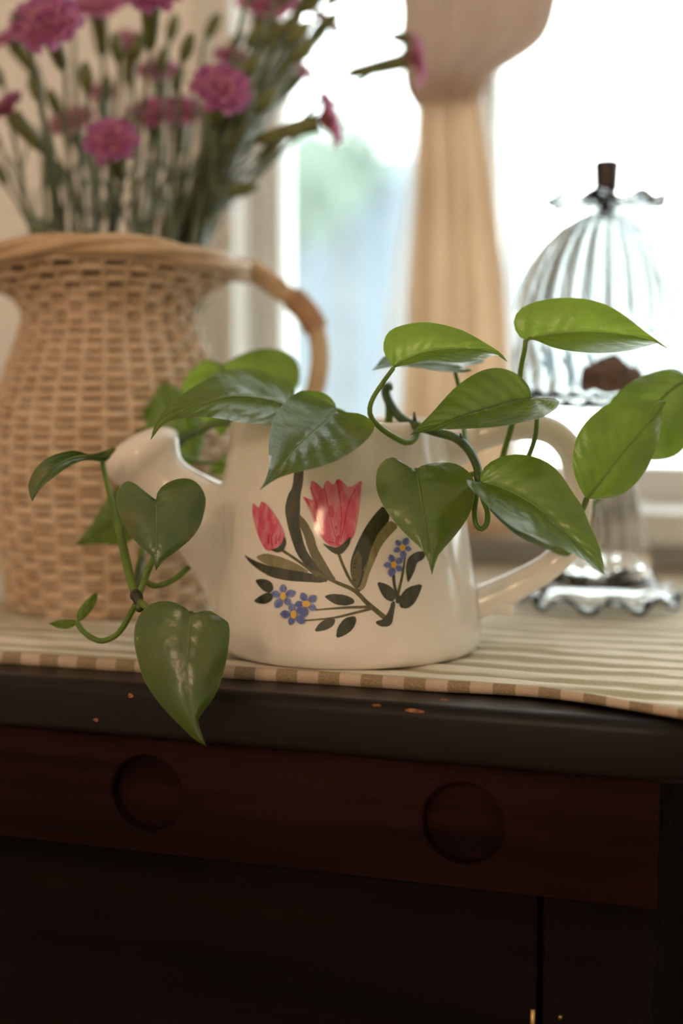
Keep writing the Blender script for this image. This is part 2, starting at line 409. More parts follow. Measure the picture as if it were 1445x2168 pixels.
# ================================================================== floor lamp and cabinet
LX, LY = -.39, -1.15
lp = empty('floor_lamp', (LX, LY, 0), 'warm glowing floor lamp with a drum shade behind the viewer', 'lamp')
obj('base', lathe([(.13, 0), (.13, .012), (.02, .03), (.01, .05)], (LX, LY, 0), 32), M['brass'], lp)
obj('pole', tube([(LX, LY, .04), (LX, LY, .7), (LX, LY, 1.43)], .009, 12), M['brass'], lp)
obj('shade', lathe([(.004, 0), (.115, 0), (.114, .01), (.102, .16), (.10, .17), (.004, .17)], (LX, LY, 1.42), 40), M['lamp'], lp)

SLAB_Z = TOP - .007
YS = TZ(722, 1478, SLAB_Z).y - .004           # front edge of the top
ST = .0316
CX1 = RY(1600, 1600, YS).x; CX0 = -1.35; CYB = WALL_Y - .004
cab = empty('cabinet', ((CX0 + CX1) / 2, (YS + CYB) / 2, 0), 'dark red-brown wooden cabinet with two round finger recesses', 'cabinet')
def slab():
    rc, re = .055, .007
    outline = []
    for k in range(13):
        a = -PI / 2 + (PI / 2) * k / 12; outline.append((CX1 - rc + rc * math.cos(a), YS + rc + rc * math.sin(a), math.cos(a), math.sin(a)))
    outline += [(CX1, CYB, 1, 0), (CX0, CYB, -1, 0), (CX0, YS, 0, -1)]
    prof = []
    for k in range(6): a = PI / 2 * k / 5; prof.append((re * (1 - math.sin(a)), -re * (1 - math.cos(a))))
    for k in range(6): a = PI / 2 * k / 5; prof.append((.005 * (1 - math.cos(a)), -ST + .005 * (1 - math.sin(a))))
    V, Fs = [], []; n = len(outline)
    for ins, dz in prof:
        for (x, y, nx, ny) in outline: V.append((x - nx * ins, y - ny * ins, SLAB_Z + dz))
    for i in range(len(prof) - 1):
        for k in range(n): a, b = i * n + k, i * n + (k + 1) % n; Fs.append((a, a + n, b + n, b))
    Fs.append(tuple(range(n))); Fs.append(tuple(reversed(range((len(prof) - 1) * n, len(prof) * n))))
    return V, Fs
top = obj('top', slab(), M['wood_top'], cab)
top.data.polygons[-1].use_smooth = False; top.data.polygons[-2].use_smooth = False
# frieze with two round recesses
YFR = YS + .007
fz1 = SLAB_Z - ST + .001; fz0 = RY(722, 1850, YFR).z
fx0, fx1 = CX0 + .03, RY(1393, 1800, YFR).x
holes = [RY(310, 1681, YFR), RY(978, 1745, YFR)]; HR = .0222
def plate_with_holes():
    V, Fs = [], []
    def q(x0, x1, z0, z1):
        k = len(V); V.extend([(x0, YFR, z0), (x1, YFR, z0), (x1, YFR, z1), (x0, YFR, z1)]); Fs.append((k, k + 1, k + 2, k + 3))
    xs = [fx0]; e = HR * 1.25
    for h in holes:
        q(xs[-1], h.x - e, fz0, fz1); xs.append(h.x + e)
        q(h.x - e, h.x + e, fz0, h.z - e); q(h.x - e, h.x + e, h.z + e, fz1)
        N = 64; k = len(V)
        for i in range(N):
            a = 2 * PI * i / N; c, s = math.cos(a), math.sin(a); m = e / max(abs(c), abs(s))
            V.append((h.x + c * m, YFR, h.z + s * m)); V.append((h.x + c * (HR + .0012), YFR, h.z + s * (HR + .0012))); V.append((h.x + c * HR, YFR + .0012, h.z + s * HR)); V.append((h.x + c * HR, YFR + .012, h.z + s * HR))
        for i in range(N):
            j = (i + 1) % N
            for r in range(3): Fs.append((k + 4 * i + r, k + 4 * j + r, k + 4 * j + r + 1, k + 4 * i + r + 1))
    q(xs[-1], fx1, fz0, fz1)
    b = box(fx0, fx1, YFR, YFR + .02, fz0, fz1); k = len(V); V.extend(b[0])
    Fs.extend(tuple(i + k for i in f) for f in (b[1][0], b[1][1], b[1][3], b[1][4], b[1][5]))
    return V, Fs
fr = obj('frieze_rail', plate_with_holes(), M['wood'], cab, smooth=False)
fr.data.materials.append(M['wood_low']); fr.data.polygons[-1].material_index = 1  # end face coloured darker to stand in for its shade
for h, (dx, dz) in zip(holes, ((.0005, -.004), (.0005, -.002))):
    rim = [(HR * 1.01, .0), (HR * .97, .0010), (HR * .9, .0015), (.001, .0017)]
    V, Fs = lathe(rim, (0, 0, 0), 48)
    obj('finger_recess', ([(h.x + x, YFR + .0098 + z, h.z + y) for x, y, z in V], Fs), M['wood'], fr, smooth=False)
    V, Fs = lathe([(.0032, 0), (.0032, .003)], (0, 0, 0), 16)
    obj('screw_hole', ([(h.x + dx + x, YFR + .0113 - z * .3, h.z + dz + y) for x, y, z in V], Fs), M['black'], fr)
YD = YFR + .016
sx = RY(1142, 2000, YD).x; lx1 = RY(1385, 2000, YD).x
for a, b in ((fx0 + .01, sx - .0015), (sx + .0015, lx1)):
    d = obj('door', box(a, b, YD, YD + .02, .10, fz0 + .001), M['wood_low'], cab, smooth=False, bevel=.002)
    c = RY(1128, 2150, YD) if b < lx1 else RY(1186, 2152, YD)
    if b < lx1: obj('hinge', tube([c + Vector((0, -.001, -.012)), c + Vector((0, -.001, .004))], .0016, 10), M['brass'], d)
    else: obj('pin', tube([c + Vector((0, .002, 0)), c + Vector((0, -.002, 0))], .0012, 10), M['brass'], d)
obj('body', cat_geo(box(fx0 + .01, lx1 - .004, YD + .012, CYB - .02, .08, fz1 - .012), box(fx0 + .01, fx1 - .006, YFR + .018, CYB - .02, fz0 + .004, SLAB_Z - ST + .001)), M['wood_low'], cab, smooth=False)
for x in (fx0 + .03, lx1 - .05):
    for y in (YD + .03, CYB - .08): obj('leg', box(x - .022, x + .022, y - .022, y + .022, 0, .082), M['wood_low'], cab, smooth=False, bevel=.004)
# worn chips on the front edge of the top
for px, py, w, hh in ((277, 1473, .0042, .003), (203, 1524, .0034, .0025), (878, 1506, .012, .0022), (795, 1495, .006, .0012), (936, 1486, .006, .001)):
    c = RY(px, py, YS); k = 9; V = [(c.x, YS - .0004, c.z)]
    for i in range(k):
        a = 2 * PI * i / k; m = .7 + .5 * RNG.random(); V.append((c.x + math.cos(a) * w / 2 * m, YS - .0002, c.z + math.sin(a) * hh / 2 * m))
    for v in range(len(V)):           # follow the rounded edge
        x, y, z = V[v]; dz = z - (SLAB_Z - .007)
        if dz > 0: V[v] = (x, YS + .007 - math.sqrt(max(.007 ** 2 - min(dz, .0069) ** 2, 0)) - .0003, z)
    obj('worn_chip', (V, [(0, 1 + i, 1 + (i + 1) % k) for i in range(k)]), M['chip'], top, smooth=False)

# ================================================================== striped cloth with rolled hem
edge_px = [(-900, 1326), (-500, 1348), (-120, 1372), (0, 1379), (140, 1388), (300, 1398), (470, 1409), (640, 1419), (800, 1429), (930, 1439), (1100, 1450), (1220, 1464), (1330, 1482), (1445, 1501), (1540, 1518), (1640, 1534)]
edge = [TZ(x, y, TOP) for x, y in edge_px]
edge = [Vector(p) for p in spline([tuple(p) for p in edge], 170)]
CB = CYB - .012
def cz(x, y, u):
    w = (1 - u) * .0
    s = math.sin(2 * PI * (y + .012 * noise.noise(Vector((x * 9, y * 12, 1)))) / .0250)
    am = .0006 + .0012 * noise.noise(Vector((x * 9, y * 14, 4)))
    return TOP - .0009 + am * s + .0014 * noise.noise(Vector((x * 9, y * 55, 9))) + .0006 * noise.noise(Vector((x * 40, y * 90, 2)))
V, Fs = [], []; NY = 110
for p in edge:
    for j in range(NY):
        u = j / (NY - 1); y = lerp(p.y, CB, u ** 1.15)
        b = min(1, j / 4); V.append((p.x, y, lerp(TOP, cz(p.x, y, u), b)))
for i in range(len(edge) - 1):
    for j in range(NY - 1): a = i * NY + j; Fs.append((a, a + NY, a + NY + 1, a + 1))
runner = empty('table_runner', (0, edge[100].y, SLAB_Z), 'cream and olive striped cloth spread over the cabinet top', 'tablecloth')
obj('cloth', (V, Fs), M['cloth'], runner)
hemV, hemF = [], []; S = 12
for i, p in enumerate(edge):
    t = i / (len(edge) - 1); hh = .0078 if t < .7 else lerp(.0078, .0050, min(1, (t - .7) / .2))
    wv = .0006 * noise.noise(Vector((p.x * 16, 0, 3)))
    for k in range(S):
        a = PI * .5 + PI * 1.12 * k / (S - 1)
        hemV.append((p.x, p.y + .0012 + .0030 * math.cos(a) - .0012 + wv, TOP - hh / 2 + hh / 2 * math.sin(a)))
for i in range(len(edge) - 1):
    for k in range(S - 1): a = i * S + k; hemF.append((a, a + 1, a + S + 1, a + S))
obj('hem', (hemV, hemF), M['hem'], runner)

# ================================================================== ceramic watering can planter
BD = .885
bc = TZ(737, 800 + .165 * F / BD, TOP)
b0 = P(737, 1340, BD); rc_ = P(711, 890, BD)
base = Vector((b0.x, b0.y, TOP)); shift = Vector((rc_.x - b0.x, rc_.y - b0.y, 0)) * .9; shift.z = 0
HT = .1395
prof = [(0, .0775), (.0015, .0805), (.005, .0822), (.012, .0828), (.038, .0806), (.077, .0768), (.106, .0722), (.125, .0682), (.134, .0665), (.1375, .0664), (.1390, .0652), (HT, .0638), (.1390, .0624), (.1360, .0616), (.12, .0630), (.09, .068), (.05, .072), (.012, .075), (.008, .070)]
prof_s = []
for a, b in zip(prof, prof[1:]):
    n = max(1, int(abs(b[0] - a[0]) / .006))
    for k in range(n): prof_s.append((lerp(a[0], b[0], k / n), lerp(a[1], b[1], k / n)))
prof_s.append(prof[-1])
V, Fs = [], []; SEG = 96
for z, r in prof_s:
    c = base + shift * (z / HT)
    for k in range(SEG): th = 2 * PI * k / SEG; V.append((c.x + r * math.cos(th), c.y + r * math.sin(th), TOP + z - .0004))
for i in range(len(prof_s) - 1):
    for k in range(SEG): Fs.append((i * SEG + k, i * SEG + (k + 1) % SEG, (i + 1) * SEG + (k + 1) % SEG, (i + 1) * SEG + k))
Fs.append(tuple(reversed(range(SEG)))); Fs.append(tuple((len(prof_s) - 1) * SEG + k for k in range(SEG)))
pot = empty('watering_can_planter', base, 'white glazed ceramic watering can planter painted with pink tulips', 'planter')
body = obj('body', (V, Fs), M['ceramic'], pot)
bvh = BVHTree.FromPolygons([Vector(p) for p in V], Fs)
# spout: sections given by upper and lower outline
secs = [((520, 1035), (490, 1350)), ((470, 1020), (450, 1292)), ((432, 1003), (418, 1228)), ((402, 987), (374, 1158)), ((384, 970), (328, 1092)), ((378, 948), (287, 1048)),
        ((377, 925), (254, 1030)), ((371, 910), (233, 1012)), ((352, 903), (224, 988)), ((322, 906), (231, 964)), ((295, 917), (252, 944))]
secs = [tuple(q) for q in spline([(a[0], a[1], b[0], b[1]) for a, b in secs], 34)]
V, Fs = [], []; S = 32
for i, (ax, ay, bx, by) in enumerate(secs):
    a, b = P(ax, ay, BD), P(bx, by, BD); c = (a + b) / 2; h = (a - b) / 2
    dep = h.length * lerp(.62, .80, min(1, i / 14)) if i < 24 else h.length * .85
    for k in range(S):
        an = 2 * PI * k / S; V.append(c + h * math.cos(an) + fwd * (dep * math.sin(an)))
for i in range(len(secs) - 1):
    for k in range(S): Fs.append((i * S + k, (i + 1) * S + k, (i + 1) * S + (k + 1) % S, i * S + (k + 1) % S))
tipc = P(266, 928, BD); V.append(tipc); n = len(V) - 1
for k in range(S): Fs.append(((len(secs) - 1) * S + k, n, (len(secs) - 1) * S + (k + 1) % S))
obj('spout', (V, Fs), M['ceramic'], pot)
hp = [(930, 960, .880), (985, 938, .876), (1045, 916, .872), (1110, 903, .870), (1170, 915, .870), (1210, 958, .870), (1224, 1020, .870), (1222, 1090, .870), (1205, 1152, .870), (1165, 1196, .872), (1105, 1232, .874), (1045, 1262, .878), (985, 1285, .882)]
hpts = [P(*q) for q in spline(hp, 60)]
hr = [.0105 if i > 6 else lerp(.020, .0105, i / 6) ** 1 for i in range(60)]; hr = [lerp(r, .0135, max(0, (i - 44) / 15)) for i, r in enumerate(hr)]
hr = [r * .72 for r in hr]
hd = obj('handle', tube(hpts, hr, 16, flat=1.15), M['ceramic'], pot)
sp = [P(*q) for q in spline([(1048, 1262, .877), (1064, 1282, .877), (1074, 1294, .877), (1082, 1304, .877)], 8)]
obj('thumb_spur', tube(sp, [.0085, .0085, .0082, .0076, .0068, .0056, .004, .0015], 14), M['ceramic'], hd)
sc_ = base + shift * .78
so = obj('potting_soil', lathe([(.0655, 0), (.060, .002), (.03, .0035), (.001, .004)], (sc_.x, sc_.y, TOP + .108), 40, lambda r, z, th, i: (r, z + .0015 * math.sin(5 * th + i))), M['soil'], origin=(sc_.x, sc_.y, TOP + .108))
tag(so, 'dark potting soil filling the white ceramic planter', 'soil', None, 'stuff')

# ---- painted flowers: thin glaze shapes laid on the curved body; drawn in a local sheet of the photo's detail
def zp(x, y): return (480 + x / 2.3306, 860 + y / 2.3306)
def on_body(px, py, lift):
    r = ray(px, py).normalized(); hit = bvh.ray_cast(CAM, r, 5)
    if hit[0] is None: return None
    return hit[0] + hit[1].normalized() * lift
def chaikin(p, it=1):
    for _ in range(it):
        q = []
        for a, b in zip(p, p[1:] + p[:1]): q += [(a[0] * .78 + b[0] * .22, a[1] * .78 + b[1] * .22), (a[0] * .22 + b[0] * .78, a[1] * .22 + b[1] * .78)]
        p = q
    return p
LAYER = [0]
def motif(name, poly, mat, parent, sm=1):
    LAYER[0] += 1; lift = .00012 + .00001 * LAYER[0]
    poly = chaikin([zp(*q) for q in poly], sm) if sm else [zp(*q) for q in poly]
    bm = bmesh.new(); vs_ = [bm.verts.new((x, y, 0)) for x, y in poly]
    es = [bm.edges.new((vs_[i], vs_[(i + 1) % len(vs_)])) for i in range(len(vs_))]
    bmesh.ops.triangle_fill(bm, use_beauty=True, edges=es)
    for _ in range(4):
        le = [e for e in bm.edges if e.calc_length() > 11]
        if not le: break
        bmesh.ops.subdivide_edges(bm, edges=le, cuts=1); bmesh.ops.triangulate(bm, faces=bm.faces)
    bm.verts.ensure_lookup_table(); bm.verts.index_update()
    V = [on_body(v.co.x, v.co.y, lift) for v in bm.verts]
    ok = [v is not None for v in V]
    Fs = [tuple(l.vert.index for l in f.loops) for f in bm.faces if all(ok[l.vert.index] for l in f.loops)]
    bm.free(); V = [v if v is not None else base for v in V]
    return obj(name, (V, Fs), mat, parent)
def stroke(name, pts, w, mat, parent):
    s = spline(pts, 14); L, R = [], []
    for i, p in enumerate(s):
        a, b = s[max(i - 1, 0)], s[min(i + 1, 13)]; t = math.hypot(b[0] - a[0], b[1] - a[1]) or 1
        ww = w if not isinstance(w, tuple) else lerp(w[0], w[1], i / 13)
        nx, ny = -(b[1] - a[1]) / t * ww / 2, (b[0] - a[0]) / t * ww / 2; L.append((p[0] + nx, p[1] + ny)); R.append((p[0] - nx, p[1] - ny))
    return motif(name, L + R[::-1], mat, parent, 0)
B = body
motif('painted_leaf', [(148, 738), (190, 725), (250, 738), (310, 760), (360, 785), (415, 822), (330, 812), (240, 795), (180, 775), (150, 752)], M['light_green'], B)
motif('painted_leaf', [(82, 728), (130, 760), (200, 785), (300, 805), (420, 825), (490, 850), (480, 872), (400, 868), (300, 862), (220, 845), (160, 810), (110, 770)], M['dark_green'], B)
motif('painted_leaf', [(345, 520), (395, 570), (430, 640), (445, 700), (480, 760), (520, 830), (540, 855), (515, 866), (470, 825), (425, 765), (398, 700), (382, 640), (352, 575)], M['mid_green'], B)
motif('painted_leaf', [(333, 300), (379, 300), (376, 380), (362, 440), (362, 520), (356, 560), (360, 590), (385, 700), (430, 770), (500, 850), (490, 872), (450, 850), (390, 790), (345, 730), (320, 660), (300, 590), (285, 510), (300, 440), (325, 400)], M['dark_green'], B)
motif('painted_leaf', [(800, 560), (850, 590), (800, 640), (760, 690), (730, 760), (700, 830), (680, 900), (650, 915), (660, 850), (690, 760), (720, 680), (750, 620)], M['light_green'], B)
motif('painted_leaf', [(775, 485), (810, 555), (750, 620), (720, 680), (695, 760), (670, 850), (650, 905), (625, 885), (608, 820), (610, 760), (640, 680), (680, 600), (730, 530)], M['dark_green'], B)
motif('painted_leaf', [(612, 830), (618, 760), (645, 700), (668, 760), (662, 840), (646, 890), (626, 880)], M['mid_green'], B)
stroke('painted_stem', [(550, 725), (575, 790), (610, 860), (655, 915)], 14, M['stem_green'], B)
stroke('painted_stem', [(275, 712), (340, 755), (400, 800), (450, 840)], 14, M['stem_green'], B)
stroke('painted_stem', [(430, 815), (530, 865), (630, 910), (690, 970), (780, 1045)], (14, 26), M['stem_green'], B)
stroke('painted_stem', [(440, 1005), (580, 994), (715, 990)], (8, 16), M['mid_green'], B)
stroke('painted_stem', [(375, 1058), (520, 1045), (630, 1020), (715, 998)], (8, 14), M['mid_green'], B)
stroke('painted_stem', [(878, 740), (865, 830), (836, 955)], (8, 16), M['stem_green'], B)
stroke('painted_stem', [(820, 820), (825, 880), (840, 945)], (16, 14), M['dark_green'], B)
motif('painted_stem', [(735, 1060), (770, 1052), (798, 1010), (812, 962), (832, 965), (822, 1030), (815, 1070), (795, 1088), (760, 1088), (735, 1074)], M['dark_green'], B)
for pl in ([(138, 857), (180, 850), (220, 865), (234, 900), (215, 922), (185, 914), (160, 890)], [(132, 960), (165, 935), (205, 916), (232, 930), (222, 960), (190, 977), (150, 972)],
           [(478, 937), (520, 925), (580, 930), (625, 950), (630, 972), (590, 985), (540, 980), (505, 960)], [(428, 1114), (455, 1070), (500, 1043), (537, 1048), (527, 1082), (490, 1105)],
           [(537, 1146), (545, 1090), (580, 1045), (632, 1033), (640, 1060), (620, 1102), (580, 1132)], [(890, 875), (880, 800), (890, 748), (930, 718), (985, 714), (970, 755), (935, 772), (925, 812), (905, 852)],
           [(738, 864), (790, 878), (825, 905), (834, 940), (815, 967), (780, 952), (755, 915)], [(848, 994), (853, 935), (890, 893), (965, 874), (950, 922), (925, 972), (890, 1000)]):
    motif('painted_leaf', pl, M['dark_green'], B)
motif('painted_leaf', [(828, 968), (842, 930), (872, 940), (862, 968), (845, 975)], M['dark_green'], B)
tl = motif('painted_tulip', [(128, 472), (146, 492), (162, 502), (172, 466), (200, 485), (235, 530), (265, 580), (282, 620), (288, 650), (270, 682), (240, 702), (210, 717), (185, 702), (160, 650), (140, 590), (127, 530)], M['pink'], B)
for st in ([(210, 680), (205, 655), (212, 630)], [(225, 690), (222, 650), (228, 625)], [(243, 680), (245, 650), (250, 632)], [(255, 665), (262, 645), (268, 628)]): stroke('painted_streak', st, (9, 4), M['crimson'], tl)
motif('painted_calyx', [(213, 708), (245, 702), (270, 682), (285, 638), (296, 670), (282, 714), (250, 724)], M['dark_green'], tl)
tl = motif('painted_tulip', [(370, 441), (410, 460), (427, 466), (412, 410), (417, 362), (450, 385), (475, 412), (480, 385), (495, 362), (525, 392), (545, 356), (575, 375), (600, 406), (664, 364), (663, 390), (655, 470), (645, 560), (630, 630), (612, 660), (580, 692), (550, 700), (500, 685), (468, 650), (440, 600), (420, 540), (400, 490)], M['pink'], B)
for st, w in (([(412, 400), (440, 470), (452, 540), (470, 620)], 5), ([(480, 395), (495, 470), (512, 560), (540, 660)], 5), ([(545, 370), (560, 470), (565, 560), (555, 660)], 5), ([(645, 390), (600, 480), (580, 580), (560, 670)], 5),
              ([(535, 590), (538, 600), (536, 608)], 12), ([(545, 690), (545, 660), (556, 640)], (16, 22)), ([(500, 668), (530, 676), (560, 688)], 7), ([(570, 690), (590, 660), (600, 630)], (12, 3)), ([(390, 455), (420, 510), (445, 570)], 6)):
    stroke('painted_streak', st, w, M['crimson'], tl)
motif('painted_streak', [(512, 486), (526, 500), (532, 530), (524, 552), (506, 550), (497, 528), (502, 500)], M['crimson'], tl)
motif('painted_calyx', [(468, 674), (510, 692), (545, 699), (580, 672), (613, 638), (606, 682), (570, 727), (545, 734), (510, 716)], M['dark_green'], tl)
for (cx, cy, r, rot, cwid, chh) in ((280, 937, 60, 92, 15, 21), (393, 975, 60, 112, 22, 17), (332, 1028, 58, 250, 15, 22), (862, 698, 48, 60, 16, 18), (820, 783, 52, 110, 15, 18)):
    fl = None
    for k in range(5):
        a = math.radians(rot + 72 * k); pl = []
        for (u, v) in ((.12, 0), (.35, .22), (.65, .33), (.88, .22), (1.08, 0), (.88, -.24), (.65, -.33), (.35, -.22)):
            rr = r * (1 + .12 * math.sin(k * 2.3 + cx)); pl.append((cx + rr * (u * math.cos(a) - v * math.sin(a)), cy - rr * (u * math.sin(a) + v * math.cos(a))))
        if fl is None: fl = motif('painted_blossom', pl, M['blue'], B)
        else: motif('painted_petal', pl, M['blue'], fl)
        stroke('painted_line', [(cx + r * .3 * math.cos(a), cy - r * .3 * math.sin(a)), (cx + r * .6 * math.cos(a + .08), cy - r * .6 * math.sin(a + .08)), (cx + r * .95 * math.cos(a), cy - r * .95 * math.sin(a))], (4, 2), M['blue_line'], fl)
    motif('painted_center', [(cx + cwid * math.cos(t * PI / 4), cy + chh * math.sin(t * PI / 4)) for t in range(8)], M['yellow'], fl)

# ================================================================== trailing pothos
plant = empty('pothos_plant', (sc_.x, sc_.y, TOP + .108), 'trailing heart-leaved green pothos growing out of the ceramic planter', 'plant')
def leaf(mid, s1, s2, db, dt, e1, e2, mat='leaf', arch=.004, cup=.003):
    """midrib, two edges (base to tip) drawn as outlines; db/dt depth at base/tip; e1/e2 how far each edge lies behind the midrib"""
    NU, NV = 26, 7
    m = spline(mid, 60); A = spline([mid[0]] + s1 + [mid[-1]], NU); Bb = spline([mid[0]] + s2 + [mid[-1]], NU)
    def mp(u):
        x = u * 59; i = min(int(x), 58); t = x - i; return lerp(m[i][0], m[i + 1][0], t), lerp(m[i][1], m[i + 1][1], t)
    V, Fs, U = [], [], []
    for i in range(NU):
        u = i / (NU - 1); um = u ** 1.7; mx, my = mp(um)
        d0 = lerp(db, dt, um) - arch * math.sin(PI * um)
        for j in range(-NV, NV + 1):
            f = abs(j) / NV; ed = A if j < 0 else Bb; e = e1 if j < 0 else e2
            px, py = lerp(mx, ed[i][0], f), lerp(my, ed[i][1], f)
            lat = math.hypot(ed[i][0] - mx, ed[i][1] - my) / 70
            uu = lerp(um, u, f)
            d = lerp(d0, lerp(db, dt, uu) - arch * math.sin(PI * uu), f) + e * min(1.3, lat) * (f ** 1.15) - cup * math.sin(PI * f) * min(1, lat)
            d += .0009 * math.sin(uu * 19 + j * .7) * f
            V.append(P(px, py, d)); U.append((um if f == 0 else lerp(um, u, f), j / NV))
    n = 2 * NV + 1
    for i in range(NU - 1):
        for j in range(n - 1): a = i * n + j; Fs.append((a, a + 1, a + n + 1, a + n))
    o = obj('leaf', (V, Fs, U), M[mat], plant)
    mr = [P(*mp(u), lerp(db, dt, u) - arch * math.sin(PI * u) + .0004) for u in [k / 11 for k in range(12)]]
    obj('midrib', tube(mr, [lerp(.0007, .0002, k / 11) for k in range(12)], 6), M['midrib'], o)
    return o
def stem(name, pts, r, mat='petiole', n=24, flat=1.0):
    q = spline(pts, n); rr = [lerp(r[0], r[1], i / (n - 1)) for i in range(n)] if isinstance(r, tuple) else r
    return obj(name, tube([P(*p) for p in q], rr, 8), M[mat], plant)
# right-hand cluster
leaf([(833, 778), (858, 762), (905, 745), (960, 739), (1015, 740), (1050, 750), (1073, 765)],
     [(812, 746), (815, 713), (835, 694), (880, 683), (920, 684), (975, 698), (1020, 722), (1058, 746)],
     [(852, 774), (875, 769), (910, 763), (945, 767), (981, 768), (1019, 761), (1052, 752)], .800, .790, .006, -.052, 'leaf_fresh_backlit', .0, .002)
leaf([(975, 777), (920, 772), (850, 772), (787, 784)], [(1005, 772), (1028, 765), (1010, 757), (930, 750), (860, 748), (815, 753), (798, 772)],
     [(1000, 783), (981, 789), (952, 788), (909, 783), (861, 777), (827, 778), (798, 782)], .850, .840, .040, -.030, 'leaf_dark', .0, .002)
leaf([(1125, 843), (1087, 848), (1039, 862), (981, 879), (918, 903), (868, 921)],
     [(1123, 826), (1111, 807), (1091, 790), (1058, 779), (1024, 783), (990, 800), (957, 826), (918, 869), (885, 903)],
     [(1140, 844), (1168, 841), (1184, 850), (1177, 865), (1149, 884), (1111, 893), (1058, 903), (990, 908), (933, 910), (895, 915)], .802, .770, .006, -.046, 'leaf', -.002, .002)
leaf([(1113, 721), (1135, 714), (1183, 706), (1255, 703), (1327, 710), (1380, 722), (1412, 737)],
     [(1103, 718), (1089, 696), (1088, 672), (1106, 650), (1144, 636), (1192, 630), (1245, 634), (1289, 648), (1327, 672), (1366, 703), (1394, 723)],
     [(1118, 712), (1128, 715), (1140, 722), (1168, 735), (1212, 744), (1269, 748), (1327, 743), (1366, 733), (1395, 727)], .820, .806, .004, -.052, 'leaf_fresh_backlit', .0, .002)
leaf([(880, 994), (889, 1047), (899, 1105), (909, 1163), (914, 1217)],
     [(861, 987), (846, 973), (827, 968), (808, 978), (797, 999), (796, 1033), (807, 1064), (827, 1095), (856, 1129), (889, 1160), (903, 1180), (909, 1200)],
     [(894, 985), (918, 980), (957, 980), (986, 994), (1004, 1018), (1005, 1047), (995, 1086), (971, 1124), (942, 1158), (928, 1175), (920, 1197)], .785, .760, .006, .012, 'leaf_old', .006, .003)
leaf([(1016, 1023), (1039, 1026), (1087, 1045), (1135, 1074), (1183, 1115), (1231, 1160), (1279, 1217)],
     [(1016, 1004), (1029, 985), (1053, 970), (1087, 962), (1125, 966), (1159, 980), (1188, 1006), (1212, 1043), (1231, 1071), (1250, 1115), (1267, 1153), (1277, 1192)],
     [(1000, 1020), (984, 1015), (995, 1033), (1024, 1062), (1058, 1095), (1096, 1122), (1135, 1136), (1183, 1158), (1221, 1177), (1255, 1201)], .780, .748, .008, -.040, 'leaf', .002, .003)
leaf([(1241, 1057), (1279, 1009), (1318, 956), (1361, 908), (1410, 850)],
     [(1224, 1028), (1213, 994), (1213, 956), (1224, 917), (1250, 884), (1284, 857), (1313, 849), (1356, 848), (1394, 846)],
     [(1253, 1056), (1279, 1056), (1313, 1047), (1346, 1023), (1375, 980), (1394, 927), (1400, 889), (1403, 868)], .800, .815, -.004, .014, 'leaf_fresh_backlit', .003, .003)
leaf([(1455, 802), (1420, 825), (1385, 860), (1340, 905), (1292, 955)],
     [(1442, 787), (1414, 781), (1356, 797), (1313, 826), (1286, 857), (1276, 900), (1280, 935)],
     [(1472, 806), (1486, 850), (1478, 905), (1447, 950), (1423, 968), (1390, 974), (1340, 970)], .845, .850, .010, .012, 'leaf', .004, .004)
# left-hand cluster
leaf([(712, 868), (688, 893), (645, 931), (607, 971), (572, 1017), (550, 1037)],
     [(707, 850), (688, 833), (661, 827), (634, 828), (607, 847), (585, 874), (572, 909), (568, 947), (570, 984), (562, 1015)],
     [(736, 873), (763, 876), (788, 892), (793, 906), (779, 928), (752, 952), (715, 974), (672, 990), (623, 1001), (585, 1014), (562, 1029)], .835, .748, .024, -.026, 'leaf', .008, -.002)
leaf([(607, 858), (592, 853), (550, 843), (493, 839), (442, 851), (391, 866), (350, 892), (319, 930)],
     [(622, 838), (622, 819), (611, 804), (576, 790), (537, 782), (499, 780), (467, 785), (442, 800), (404, 822), (372, 844), (346, 870), (327, 901)],
     [(590, 880), (571, 896), (531, 897), (493, 891), (455, 885), (420, 883), (385, 886), (353, 894), (331, 909)], .845, .800, .034, -.020, 'leaf', .012, -.003)
leaf([(474, 772), (472, 820), (470, 870), (466, 925)],
     [(455, 764), (436, 762), (404, 784), (385, 822), (395, 860), (425, 885), (450, 905)],
     [(506, 752), (544, 739), (582, 738), (611, 747), (630, 768), (635, 793), (628, 822), (590, 850), (530, 880), (490, 900)], .935, .925, .010, .010, 'leaf_fresh_backlit', .004, .003)
leaf([(352, 812), (365, 860), (390, 920), (405, 985)],
     [(344, 808), (326, 835), (311, 860), (289, 914), (300, 950), (345, 978), (385, 988)],
     [(364, 813), (381, 826), (410, 850), (432, 900), (429, 940), (420, 970)], .960, .950, .006, .010, 'leaf_fresh_backlit', .003, .003)
leaf([(444, 1004), (460, 996), (476, 985), (500, 960)], [(446, 992), (460, 975), (480, 960)], [(455, 1006), (475, 1004), (495, 985)], .945, .955, .004, .004, 'leaf_fresh_backlit', .0, .001)
leaf([(232, 968), (205, 966), (165, 966), (120, 985), (85, 1020), (68, 1062)],
     [(247, 948), (215, 956), (190, 962), (161, 954), (126, 959), (97, 972), (75, 992), (61, 1021), (61, 1042)],
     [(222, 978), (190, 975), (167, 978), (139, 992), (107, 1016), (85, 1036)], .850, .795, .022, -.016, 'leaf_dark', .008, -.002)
leaf([(330, 1058), (331, 1090), (331, 1130), (331, 1170), (330, 1208)],
     [(314, 1046), (291, 1027), (268, 1018), (252, 1034), (246, 1059), (252, 1088), (269, 1123), (291, 1151), (314, 1171), (323, 1183), (327, 1197)],
     [(333, 1043), (346, 1027), (371, 1015), (400, 1013), (422, 1027), (435, 1053), (433, 1081), (422, 1116), (403, 1142), (377, 1164), (352, 1183), (338, 1197)], .800, .785, .010, .010, 'leaf_dark', .004, .003)
